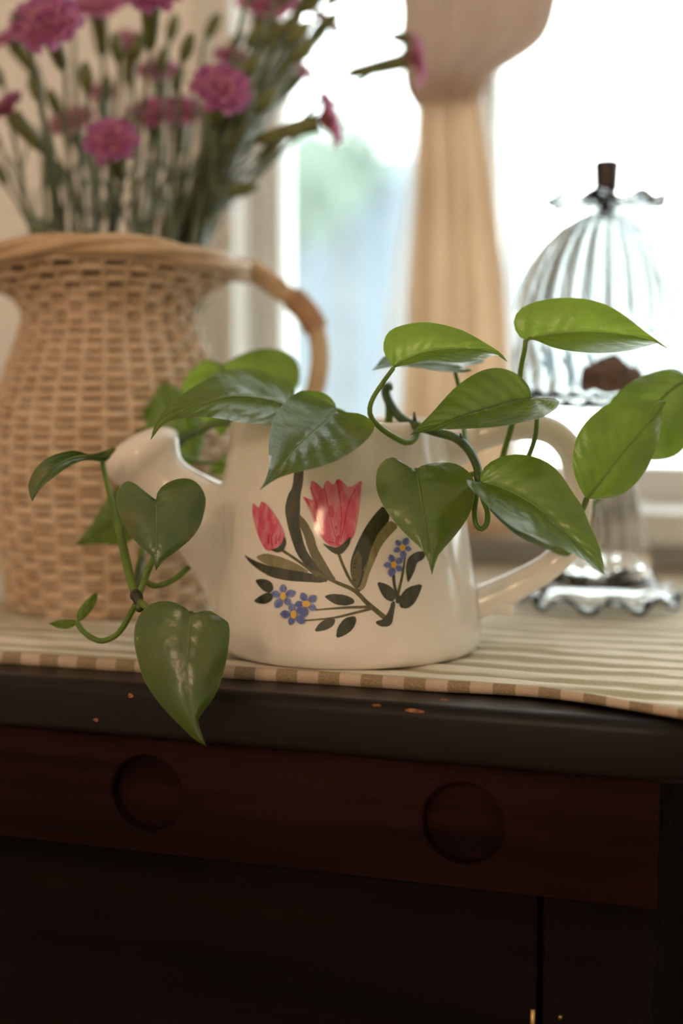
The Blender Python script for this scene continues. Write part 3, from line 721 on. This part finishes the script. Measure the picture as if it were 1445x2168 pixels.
leaf([(290, 1078), (260, 1095), (210, 1125), (158, 1155)], [(284, 1045), (262, 1017), (243, 1032), (228, 1053), (193, 1110)], [(300, 1110), (280, 1143), (247, 1152), (199, 1152)], .905, .890, .008, .012, 'leaf', .002, .003)
leaf([(404, 1297), (399, 1368), (396, 1438), (407, 1508), (418, 1546), (436, 1579)],
     [(394, 1287), (369, 1275), (342, 1272), (315, 1281), (291, 1308), (283, 1346), (288, 1384), (304, 1438), (331, 1481), (364, 1519), (391, 1546), (414, 1567)],
     [(412, 1299), (423, 1294), (445, 1293), (466, 1306), (484, 1320), (485, 1357), (475, 1416), (456, 1470), (429, 1508), (419, 1526), (425, 1550)], .765, .752, .010, .010, 'leaf_old', .004, .004)
leaf([(166, 1316), (140, 1322), (102, 1320)], [(150, 1312), (125, 1313)], [(150, 1330), (125, 1330)], .822, .830, .006, -.006, 'leaf_fresh_backlit', 0, .001)
leaf([(165, 1316), (183, 1290), (206, 1254)], [(162, 1302), (172, 1282), (192, 1262)], [(176, 1312), (192, 1295), (205, 1272)], .822, .835, .004, .004, 'leaf_fresh_backlit', 0, .001)
# vines
stem('vine', [(826, 818, .862), (816, 823, .860), (819, 842, .858), (834, 868, .852), (856, 890, .843), (885, 903, .833), (928, 916, .822), (965, 928, .815), (992, 953, .806), (1010, 990, .796), (1014, 1020, .792), (1040, 1070, .800), (1090, 1120, .815), (1140, 1148, .832), (1172, 1160, .848), (1196, 1166, .855)], (.0030, .0022), 'vine', 70)
stem('vine', [(822, 846, .858), (824, 875, .860), (820, 915, .865), (818, 985, .870)], .0026, 'petiole', 16)
stem('vine', [(560, 960, .905), (520, 905, .912), (470, 893, .915), (423, 911, .918), (378, 938, .918), (345, 1000, .920), (318, 1090, .905), (303, 1170, .870), (292, 1215, .835), (289, 1250, .815), (293, 1272, .806), (296, 1290, .800)], (.0028, .0024), 'vine', 60)
obj('node', tube([P(*q) for q in spline([(283, 1252, .808), (291, 1266, .805), (295, 1286, .802)], 8)], [.0018, .0034, .0038, .0034, .003, .0026, .0022, .001], 10), M['node'], plant)
obj('node', tube([P(*q) for q in ((876, 873, .838), (877, 888, .836), (879, 905, .834))], [.0006, .0013, .0022], 8), M['node'], plant)
obj('node', tube([P(*q) for q in ((974, 918, .813), (976, 926, .812), (979, 936, .811))], [.0005, .0012, .0018], 8), M['node'], plant)
obj('node', tube([P(*q) for q in spline([(1166, 1152, .846), (1180, 1163, .850), (1200, 1170, .853), (1208, 1168, .855)], 8)], [.002, .003, .0032, .003, .0028, .0025, .002, .001], 10), M['petiole'], plant)
# petioles
stem('petiole', [(833, 779, .800), (808, 813, .803), (786, 850, .806), (784, 880, .808), (808, 908, .812), (846, 932, .815), (866, 937, .818), (880, 925, .826), (882, 908, .832)], (.0013, .0019))
stem('petiole', [(962, 784, .852), (971, 822, .850), (978, 870, .845), (982, 910, .838), (987, 936, .826), (992, 955, .812)], (.0013, .0016))
stem('petiole', [(1125, 843, .801), (1134, 870, .806), (1136, 892, .812), (1132, 927, .820), (1120, 963, .828), (1095, 1020, .826), (1060, 1075, .812), (1050, 1084, .804)], (.0013, .0018))
stem('petiole', [(1112, 721, .816), (1110, 740, .818), (1104, 768, .822), (1098, 810, .830), (1090, 860, .836), (1082, 903, .838), (1065, 963, .836), (1050, 1020, .824), (1038, 1066, .806)], (.0015, .0020))
stem('petiole', [(1016, 1023, .776), (1022, 1057, .782), (1031, 1082, .786), (1030, 1108, .788), (1019, 1120, .788), (1008, 1111, .788), (1004, 1082, .790), (1008, 1047, .791), (1013, 1018, .792)], .0016, n=32)
stem('petiole', [(880, 994, .787), (905, 1010, .795), (950, 1015, .802), (995, 1005, .800), (1012, 1000, .796)], (.0012, .0017))
stem('petiole', [(1241, 1056, .801), (1235, 1073, .806), (1222, 1100, .822), (1205, 1140, .842), (1192, 1164, .853)], (.0017, .0018))
stem('petiole', [(1455, 802, .847), (1440, 870, .870), (1380, 960, .885), (1300, 1030, .885), (1252, 1070, .875), (1215, 1120, .862), (1198, 1164, .855)], (.0013, .0018))
stem('petiole', [(712, 868, .836), (728, 874, .846), (745, 905, .856), (752, 985, .870)], (.0013, .0017))
stem('petiole', [(607, 858, .847), (615, 880, .860), (620, 930, .872), (628, 985, .880)], (.0013, .0017))
stem('petiole', [(474, 774, .938), (476, 830, .945), (470, 880, .930), (455, 897, .917)], (.0012, .0016))
stem('petiole', [(352, 814, .963), (372, 870, .965), (395, 930, .945), (385, 934, .920)], (.0012, .0016))
stem('petiole', [(478, 978, .940), (440, 980, .935), (400, 972, .930), (368, 955, .920)], (.0014, .0016))
stem('petiole', [(216, 976, .845), (228, 1030, .838), (243, 1090, .830), (258, 1155, .822), (272, 1215, .814), (288, 1262, .806)], (.0014, .0026))
stem('petiole', [(256, 1110, .828), (266, 1160, .826), (280, 1225, .816), (290, 1258, .808)], (.0010, .0018))
stem('petiole', [(330, 1060, .803), (338, 1110, .815), (332, 1160, .818), (320, 1192, .815), (305, 1230, .810), (294, 1258, .806)], (.0013, .0020))
stem('petiole', [(290, 1080, .903), (300, 1130, .885), (303, 1190, .855), (294, 1240, .820)], (.0013, .0018))
stem('petiole', [(400, 1200, .830), (375, 1222, .826), (350, 1236, .820), (326, 1240, .815), (308, 1230, .811), (306, 1216, .810), (316, 1200, .811)], .0017, n=30)
stem('petiole', [(405, 1298, .768), (385, 1306, .776), (345, 1300, .786), (310, 1285, .796), (294, 1272, .804)], (.0014, .0020))
stem('tendril', [(162, 1316, .822), (172, 1332, .820), (190, 1348, .816), (215, 1357, .812), (244, 1346, .810), (262, 1325, .808), (277, 1298, .806), (288, 1278, .804)], (.0016, .0018))

# ================================================================== wicker pitcher
PDZ = 1.05
pb = P(243, 1285, PDZ); pc = Vector((pb.x, pb.y, TOP))
pit = empty('wicker_pitcher', pc, 'tall tan woven wicker pitcher with a cane loop handle', 'pitcher')
PR = [(0, .0735), (.004, .0750), (.03, .0785), (.06, .0835), (.09, .0870), (.115, .0875), (.14, .0840), (.16, .0775), (.18, .0695), (.195, .0635), (.208, .0598), (.217, .0605), (.227, .0665), (.236, .0770), (.245, .0885), (.254, .0960)]
def prr(z): return interp(PR, z)[0]
leftdir = math.atan2(-rgt.y, -rgt.x)
def pit_pt(z, th, extra=0.0):
    r = prr(z) + extra; k = max(0, (z - .205) / .049)
    lip = math.cos(th - leftdir); bend = max(0, lip) ** 4
    r += .020 * bend * k * k
    zz = z - .012 * k * k * (lip * lip)
    return Vector((pc.x + r * math.cos(th), pc.y + r * math.sin(th), TOP + zz))
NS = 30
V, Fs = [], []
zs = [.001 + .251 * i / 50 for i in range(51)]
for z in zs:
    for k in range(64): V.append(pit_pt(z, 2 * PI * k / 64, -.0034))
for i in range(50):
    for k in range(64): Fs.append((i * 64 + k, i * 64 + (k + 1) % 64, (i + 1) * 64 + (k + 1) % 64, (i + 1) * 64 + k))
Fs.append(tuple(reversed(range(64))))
obj('shade_liner', (V, Fs), M['shade_liner'], pit)  # added inner shell, coloured dark as the shade in the weave gaps
NW = 38; wpitch = .249 / NW
for i in range(NW):
    z = .003 + wpitch * i; pts = []
    for k in range(NS * 4):
        th = 2 * PI * k / (NS * 4); pts.append(pit_pt(z + .0004 * math.sin(3 * th + i), th, .0024 * math.cos(NS / 2 * th + PI * i)))
    V, Fs, U = [], [], []; n = len(pts); S = 6
    for k in range(n):
        th = 2 * PI * k / n; rd = Vector((math.cos(th), math.sin(th), 0)); 
        for s in range(S):
            a = 2 * PI * s / S; V.append(pts[k] + rd * (.0015 * math.cos(a)) + Vector((0, 0, wpitch * .53 * math.sin(a))))
    for k in range(n):
        for s in range(S): Fs.append((k * S + s, ((k + 1) % n) * S + s, ((k + 1) % n) * S + (s + 1) % S, k * S + (s + 1) % S))
    obj('weaver', (V, Fs), M['wicker'], pit)
for k in range(NS):
    th = 2 * PI * (k + .5) / NS * 1.0; pts = [pit_pt(.001 + .251 * j / 26, th, 0) for j in range(27)]
    obj('stake', tube(pts, .0024, 6), M['wicker'], pit)
rim = [pit_pt(.2545, 2 * PI * k / 120, .002) for k in range(120)]
for q in range(3):
    pts = []
    for k in range(240):
        th = 2 * PI * k / 240; a = 3 * th / 1 + 2 * PI * q / 3; b = pit_pt(.2530, th, .001)
        pts.append(b + Vector((math.cos(th), math.sin(th), 0)) * (.0036 * math.cos(a)) + Vector((0, 0, .0036 * math.sin(a))))
    obj('rim_strand', tube(pts, .0042, 7, closed=True), M['cane'], pit)
hpx = [(505, 572, 1.045), (548, 578, 1.045), (590, 612, 1.045), (630, 640, 1.045), (662, 682, 1.045), (676, 735, 1.045), (674, 790, 1.045), (660, 850, 1.045), (630, 915, 1.046), (580, 975, 1.047), (520, 1020, 1.048), (462, 1045, 1.05)]
hh = [P(*q) for q in spline(hpx, 60)]
hnd = obj('handle', tube(hh, .0072, 12), M['cane'], pit)
for off in (-1, 1):
    pts = [P(x, y + off * 13, 1.045 + off * .006) for x, y in ((470, 566), (505, 572), (540, 577), (572, 598), (600, 618))]
    obj('handle_strand', tube([Vector(p) for p in spline(pts, 14)], .0044, 8), M['cane'], pit)
for k in range(9):
    i = 12 + k * .85; c = hh[int(i)]; t = (hh[int(i) + 1] - hh[int(i)]).normalized(); a = t.orthogonal().normalized(); b = t.cross(a); c = c + t * (.0046 * (i - int(i)))
    ring = [c + (a * math.cos(x * PI / 10) + b * math.sin(x * PI / 10)) * .0080 for x in range(20)]
    obj('binding', tube(ring, .0021, 6, closed=True), M['binding'], hnd)

# ================================================================== carnations
def bloom_geo(c, ax, size, openness=1.0):
    ax = ax.normalized(); a = ax.orthogonal().normalized(); b = ax.cross(a); V, Fs, U = [], [], []
    for ring, (n, tilt, ln) in enumerate(((7, 1.12, 1.0), (7, .90, .97), (6, .62, .84), (4, .30, .62))):
        for k in range(n):
            th = 2 * PI * (k + .5 * ring + RNG.uniform(-.25, .25)) / n; tl = tilt * openness + RNG.uniform(-.12, .12)
            rd = a * math.cos(th) + b * math.sin(th); tg = ax.cross(rd); k0 = len(V); NI, NJ = 6, 7
            for i in range(NI):
                t = i / (NI - 1); ang = tl * (t ** .8)
                r = size * .55 * ln * t
                pos = c - ax * size * .22 + rd * (r * math.sin(ang * .9 + .12)) + ax * (r * math.cos(ang) * .85 + size * .06 * t)
                for j in range(NJ):
                    s = j / (NJ - 1) * 2 - 1; w = size * (.05 + .34 * t ** .8) * s
                    ruf = size * .055 * t * t * math.sin(j * 2.9 + k * 1.7 + ring)
                    zig = size * .035 * (1 if j % 2 else -1) * (t == 1)
                    V.append(pos + tg * w + ax * (ruf - size * .05 * t * s * s) + rd * (zig + ruf * .5)); U.append((t if ring < 3 else .45 + .6 * t, (s + 1) / 2))
            for i in range(NI - 1):
                for j in range(NJ - 1): q = k0 + i * NJ + j; Fs.append((q, q + 1, q + NJ + 1, q + NJ))
    return V, Fs, U
def blade(p, d, L, w, droop):
    d = d.normalized(); s = d.cross(Vector((0, 0, 1))).normalized(); V, Fs = [], []; n = 8
    for i in range(n):
        t = i / (n - 1); c = p + d * (L * t) - Vector((0, 0, 1)) * (droop * L * t * t); ww = w * (math.sin(PI * min(1, t * .9 + .1)) ** .6) * (1 - t) ** .3 + 1e-5
        up = s.cross(d) * (ww * .3); V += [c - s * ww + up, c, c + s * ww + up]
    for i in range(n - 1): k = i * 3; Fs += [(k, k + 1, k + 4, k + 3), (k + 1, k + 2, k + 5, k + 4)]
    return V, Fs
GRP = 'carnations in the wicker pitcher'
def carnation(end, axis, size, basepx, tint, label, calyx_len=.026, leaves=3, bud=False, group=GRP, dense=1.0):
    ax = (rgt * axis[0] + upv * axis[1] - fwd * axis[2]).normalized()
    bp = P(basepx[0], 560, basepx[1]); lo = Vector((lerp(pc.x, bp.x, .4), lerp(pc.y, bp.y, .4), TOP + .075))
    root = empty('carnation', lo, label, 'flower', group)
    neck = end - ax * (size * .35 + calyx_len)
    ln = (neck - bp).length
    ctrl = [lo, bp, bp + (neck - bp) * .38 + Vector((0, 0, .04 * ln)), bp + (neck - bp) * .72 + Vector((0, 0, .035 * ln)), neck - ax * .006, neck]
    pts = [Vector(p) for p in spline([tuple(p) for p in ctrl], 34)]
    st = obj('stem', tube(pts, [lerp(.0023, .0016, i / 33) for i in range(34)], 6), M['flower_stem'], root)
    if bud:
        obj('bud', tube([neck - ax * .002, neck + ax * .004, neck + ax * .010, neck + ax * .017, neck + ax * .021], [.0018, .0046, .0054, .0036, .0006], 8), M['calyx'], root)
    else:
        cr = size * .12
        obj('calyx', tube([neck - ax * .002, neck + ax * .004, neck + ax * (calyx_len * .6), neck + ax * calyx_len, neck + ax * (calyx_len + size * .12)], [.0018, .0048, .0060, .0066, cr + .0035], 10), M['calyx'], root)
        obj('bloom', bloom_geo(end, ax, size), M['petal_' + tint], root)
    for k in range(leaves):
        i = int(lerp(9, 28, (k + RNG.random() * .6) / leaves)); p = pts[i]; t = (pts[i + 1] - pts[i]).normalized(); o = t.orthogonal().normalized()
        ang = RNG.uniform(0, 2 * PI); o = Matrix.Rotation(ang, 3, t) @ o
        for sgn in (1, -1):
            obj('leaf', blade(p, t * 1.0 + o * (.42 * sgn), RNG.uniform(.030, .060) * dense, .0019 if dense <= 1 else .0030, RNG.uniform(-.05, .25)), M['flower_stem'], root)
        obj('stem_node', tube([p - t * .003, p, p + t * .003], [.0016, .0026, .0016], 6), M['flower_stem'], st)
    return root
def bpx(x): return (max(70, min(415, 240 + (x - 240) * .52 + RNG.uniform(-25, 25))), 1.05 + RNG.uniform(-.04, .045))
blooms = [
 (97, 47, .046, .985, (-.1, .45, .85), 'deep', 'large open magenta carnation with dark centre beside a round green bud'),
 (466, 188, .038, .985, (.2, .4, .85), 'deep', 'open magenta carnation with a dark hollow centre in the bouquet'),
 (236, 297, .034, .975, (0, .42, .9), 'deep', 'low magenta carnation just above the pitcher rim'),
 (318, -6, .036, .985, (.1, .6, .7), 'deep', 'purple-edged carnation high over the pitcher on a thick calyx'),
 (318, 240, .036, 1.10, (-.1, .9, .15), 'mid', 'rose pink carnation behind the stems, paired with another'),
 (382, 236, .036, 1.11, (.1, .9, .15), 'mid', 'rose pink carnation behind the stems, paired with another'),
 (150, 258, .034, 1.10, (-.2, .9, .2), 'pale', 'pale pink carnation left of the low magenta carnation'),
 (696, 252, .034, 1.02, (.93, .25, .1), 'mid', 'nodding pink carnation seen from the side in front of the window'),
 (880, 124, .034, 1.10, (.95, .22, 0), 'mid', 'pink carnation reaching furthest towards the tied curtain'),
 (205, 10, .040, 1.09, (0, .95, .1), 'mid', 'soft pink carnation between two larger magenta ones'),
 (560, 6, .042, 1.12, (.25, .95, .1), 'mid', 'soft pink carnation among dark leaves'),
 (690, 48, .026, 1.14, (.6, .8, 0), 'mid', 'small pink carnation among dark leaves against the bright window'),
 (618, 88, .034, 1.14, (.5, .85, 0), 'mid', 'pink carnation half hidden by leaves near the window'),
 (492, 122, .028, 1.12, (.2, .95, 0), 'mid', 'pink carnation directly behind the one with a hollow centre'),
 (280, 88, .030, 1.13, (.2, .95, .1), 'pale', 'pale pink carnation hanging behind green calyxes'),
 (12, 228, .030, 1.02, (-.6, .7, .2), 'deep', 'dark magenta carnation at the outer side of the bouquet over the wall'),
 (335, 150, .032, 1.15, (0, .95, .1), 'mid', 'dusky rose carnation deep inside the bouquet'),
 (215, 195, .026, 1.15, (0, .95, .1), 'pale', 'very pale carnation deep inside the bouquet'),
 (18, 78, .026, 1.09, (-.5, .85, 0), 'mid', 'small pink carnation behind the largest magenta bloom'),
 (640, 150, .024, 1.19, (.6, .8, 0), 'pale', 'pale carnation close to the window glass'),
 (600, -10, .034, 1.16, (.4, .9, 0), 'deep', 'purple carnation high among the dark leaves'),
]
for (x, y, s, d, ax, tint, lab) in blooms:
    bx = bpx(x)
    if tint != 'deep' and x < 650: ax = (ax[0], ax[1] * .75, ax[2] + .55)
    if x > 650 and d < 1.12: bx = (400, 1.06)
    cl = .042 if x in (696, 880) else .027
    carnation(P(x, y, d), ax, s, bx, tint, lab, cl, 2 if x > 650 else 3, group='paired rose carnations' if 'paired' in lab else GRP)
buds = [(25, 20), (555, 392), (272, 228), (60, 150), (120, 330), (180, 120), (240, 60), (410, 60), (430, 330), (375, 20), (520, 60), (560, 110), (470, 20), (590, 180), (520, 250), (640, -40), (700, -60), (740, -30), (660, 40), (-30, 120), (-40, 260), (-20, 330), (300, 60), (350, 90), (130, -20), (450, 250), (815, 76), (60, 260), (610, 40), (545, 170), (600, 290), (390, 130), (230, 150), (650, -90), (580, -60), (100, 180), (722, 22), (694, -22), (645, 22), (606, 62), (566, 42), (672, 82), (624, 122), (704, -42), (590, 130), (540, 210), (655, 60)]
for i, (x, y) in enumerate(buds):
    d = 1.0 + RNG.random() * .17
    if (x, y) in ((25, 20), (272, 228)): d = .985
    ax = ((x - 240) / 420 + RNG.uniform(-.15, .15), .9, RNG.uniform(-.1, .2))
    lab = 'green carnation stem with a closed bud among the bouquet'
    g = 'budding carnation stems'
    if (x, y) == (25, 20): lab, g = 'plump green bud beside the largest magenta carnation', GRP
    if (x, y) == (272, 228): lab, g = 'dark green bud just above the low magenta carnation', GRP
    if (x, y) == (555, 392): lab, g, ax = 'small lone bud standing out low against the left window', GRP, (.95, .2, 0)
    if (x, y) == (815, 76): lab, g, ax, d = 'thin bud reaching over the bright window towards the curtain', GRP, (-.95, .1, 0), 1.10
    bb = bpx(x)
    if x > 530: bb = (RNG.uniform(350, 415), 1.07)
    carnation(P(x, y, d), ax, .01, bb, 'mid', lab, .02, 2 if x in (555, 815) else (5 if x > 500 else 3), bud=True, group=g, dense=.8 if x in (555, 815) else (1.25 if x > 500 else 1.0))

# ================================================================== pressed-glass stand with dome
GD = 1.035
gb = P(1268, 1280, GD); gc = (gb.x, gb.y, TOP)
stand = empty('cake_stand', gc, 'clear pressed-glass pedestal stand with a scalloped wavy foot', 'cake stand')
def ruff(n, am, r0, r1):
    return lambda r, z, th, i: (r, z + am * (1 + math.cos(n * th)) * max(0, (r - r0) / (r1 - r0)) ** 1.2)
foot = [(.0300, .0200), (.0400, .0120), (.0470, .0055), (.0530, .0030), (.0575, .0010), (.0592, .0018), (.0575, .0048), (.0530, .0070), (.0480, .0095), (.0430, .0165), (.0380, .0240), (.0330, .0310)]
obj('foot', lathe(foot, gc, 160, ruff(10, .0048, .046, .0575)), M['glass_foot'], stand)
def flute(n, a, z0=-1, z1=9): return lambda r, z, th, i: (r * (1 + (a * math.cos(n * th) if z0 < z < z1 else 0)), z)
obj('stem', lathe([(.0345, .0305), (.0335, .040), (.0290, .060), (.0235, .085), (.0180, .110), (.0140, .130), (.0150, .138), (.0220, .1435)], gc, 96, flute(16, .06)), M['glass_foot'], stand)
obj('plate', lathe([(.020, .1430), (.045, .1440), (.062, .1460), (.0655, .1480), (.0660, .1500), (.0640, .1510), (.055, .1495), (.02, .1490)], gc, 128, lambda r, z, th, i: (r, z + (.0012 * math.cos(24 * th) if r > .06 else 0))), M['glass'], stand)
dome = empty('dome_lid', (gc[0], gc[1], TOP + .150), 'fluted clear glass dome with ruffled collar and dark knob', 'dome lid')
do = [(.0615, .1512), (.0622, .160), (.0625, .180), (.0622, .200), (.0605, .214), (.0565, .230), (.0500, .246), (.0410, .260), (.0300, .271), (.0170, .279), (.0085, .2820)]
di = [(r - .0028 if r > .012 else r * .62, z - (.0022 if z > .2 else 0)) for r, z in do][::-1]; di[-1] = (di[-1][0], do[0][1])
def dfl(r, z, th, i):
    n = len(do); k = min(1, max(0, (z - .155) / .02)); tw = 26
    if z > .204 or i >= n: return (r * (1 + .055 * k * (math.cos(tw / 2 * th) ** 2) * (1 if i < n else .0)), z)
    return (r * (1 + .040 * math.sin(tw / 2 * th + 40 * z) * math.sin(tw / 2 * th - 40 * z * 6)), z)
g = lathe(do + di, gc, 208, dfl, False, False); n0 = len(do + di)
g[1].extend(((n0 - 1) * 208 + k, (n0 - 1) * 208 + (k + 1) % 208, (k + 1) % 208, k) for k in range(208))
obj('dome', g, M['glass'], dome)
obj('collar', lathe([(.0085, .2835), (.020, .2845), (.032, .2862), (.041, .2880), (.0422, .2895), (.0405, .2912), (.032, .2900), (.020, .2890), (.0085, .2910)], gc, 128, lambda r, z, th, i: (r, z + .0030 * math.cos(8 * th) * max(0, (r - .012) / .03))), M['glass'], dome)
obj('neck', lathe([(.0095, .2800), (.0070, .2830), (.0055, .2865), (.0058, .2920), (.0068, .2960)], gc, 32), M['finial'], dome)
kb = [(.0066, .2955), (.0076, .2985), (.0083, .3005), (.0078, .3025), (.0085, .3045), (.0080, .3065), (.0087, .3085), (.0082, .3105), (.0088, .3130), (.0086, .3160), (.0072, .3174), (.001, .3178)]
obj('knob', lathe(kb, gc, 40), M['finial'], dome)
lumpc = Vector((gc[0] + .006, gc[1], TOP + .1495))
V, Fs = lathe([(.016, 0), (.020, .004), (.021, .012), (.018, .020), (.015, .026), (.008, .031), (.001, .032)], lumpc, 28, lambda r, z, th, i: (r * (1 + .12 * math.sin(3 * th + i)), z))
tag(obj('pastry', (V, Fs), M['brown_lump'], origin=lumpc), 'small reddish brown lump under the glass dome', 'pastry')

# ================================================================== tied curtain
CY = WALL_Y - .062
cur = empty('curtain', RY(950, 1150, CY), 'tan translucent curtain gathered into a knot between the windows', 'curtain')
def panel(tab, depth, folds, amp, ph, nx=90, ny=70):
    V, Fs = [], []; y0, y1 = tab[0][0], tab[-1][0]
    for i in range(ny):
        y = lerp(y0, y1, i / (ny - 1)); l, r = interp(tab, y); a = RY(l, y, CY); b = RY(r, y, CY)
        w = abs(b.x - a.x); k = min(1, max(.35, (y - 120) / 300))
        for j in range(nx):
            t = j / (nx - 1); f = math.sin(2 * PI * folds * t + ph + .5 * math.sin(i * .05 + t * 4)) + .4 * math.sin(2 * PI * folds * 2.3 * t + ph * 2)
            V.append((lerp(a.x, b.x, t), CY + depth + amp * f * (.5 + .5 * k), lerp(a.z, b.z, t)))
    for i in range(ny - 1):
        for j in range(nx - 1): q = i * nx + j; Fs.append((q, q + 1, q + nx + 1, q + nx))
    return V, Fs
obj('sheer_panel', panel([(150, 880, 1012), (230, 862, 1030), (400, 838, 1060), (600, 806, 1082), (870, 772, 1092), (1135, 760, 1098)], .020, 7, .006, .4), M['sheer'], cur)
obj('panel', panel([(150, 885, 1008), (230, 880, 1016), (400, 872, 1040), (600, 856, 1064), (870, 842, 1078), (1135, 836, 1084)], 0, 3, .008, 1.1), M['curtain'], cur)
V, Fs = [], []; S = 56
ptab = [(-260, 800, 1230), (-120, 825, 1210), (0, 848, 1180), (60, 846, 1165), (100, 848, 1140), (135, 850, 1090), (160, 852, 1046), (185, 856, 1028), (205, 866, 1018), (222, 876, 1010)]
ptab = [tuple(q) for q in spline(ptab, 30)]
for i, (y, l, r) in enumerate(ptab):
    a, b = RY(l, y, CY), RY(r, y, CY); c = (a + b) / 2; hw = (b.x - a.x) / 2
    for k in range(S):
        th = 2 * PI * k / S; f = 1 + .16 * math.sin(11 * th + i * .10 + 1.2 * math.sin(i * .2)) + .08 * math.sin(23 * th - i * .07)
        V.append((c.x + hw * math.cos(th), CY + .004 + .048 * hw / .065 * .6 * math.sin(th) * f, c.z))
for i in range(len(ptab) - 1):
    for k in range(S): Fs.append((i * S + k, i * S + (k + 1) % S, (i + 1) * S + (k + 1) % S, (i + 1) * S + k))
obj('gathered_pouf', (V, Fs), M['curtain_pouf'], cur)
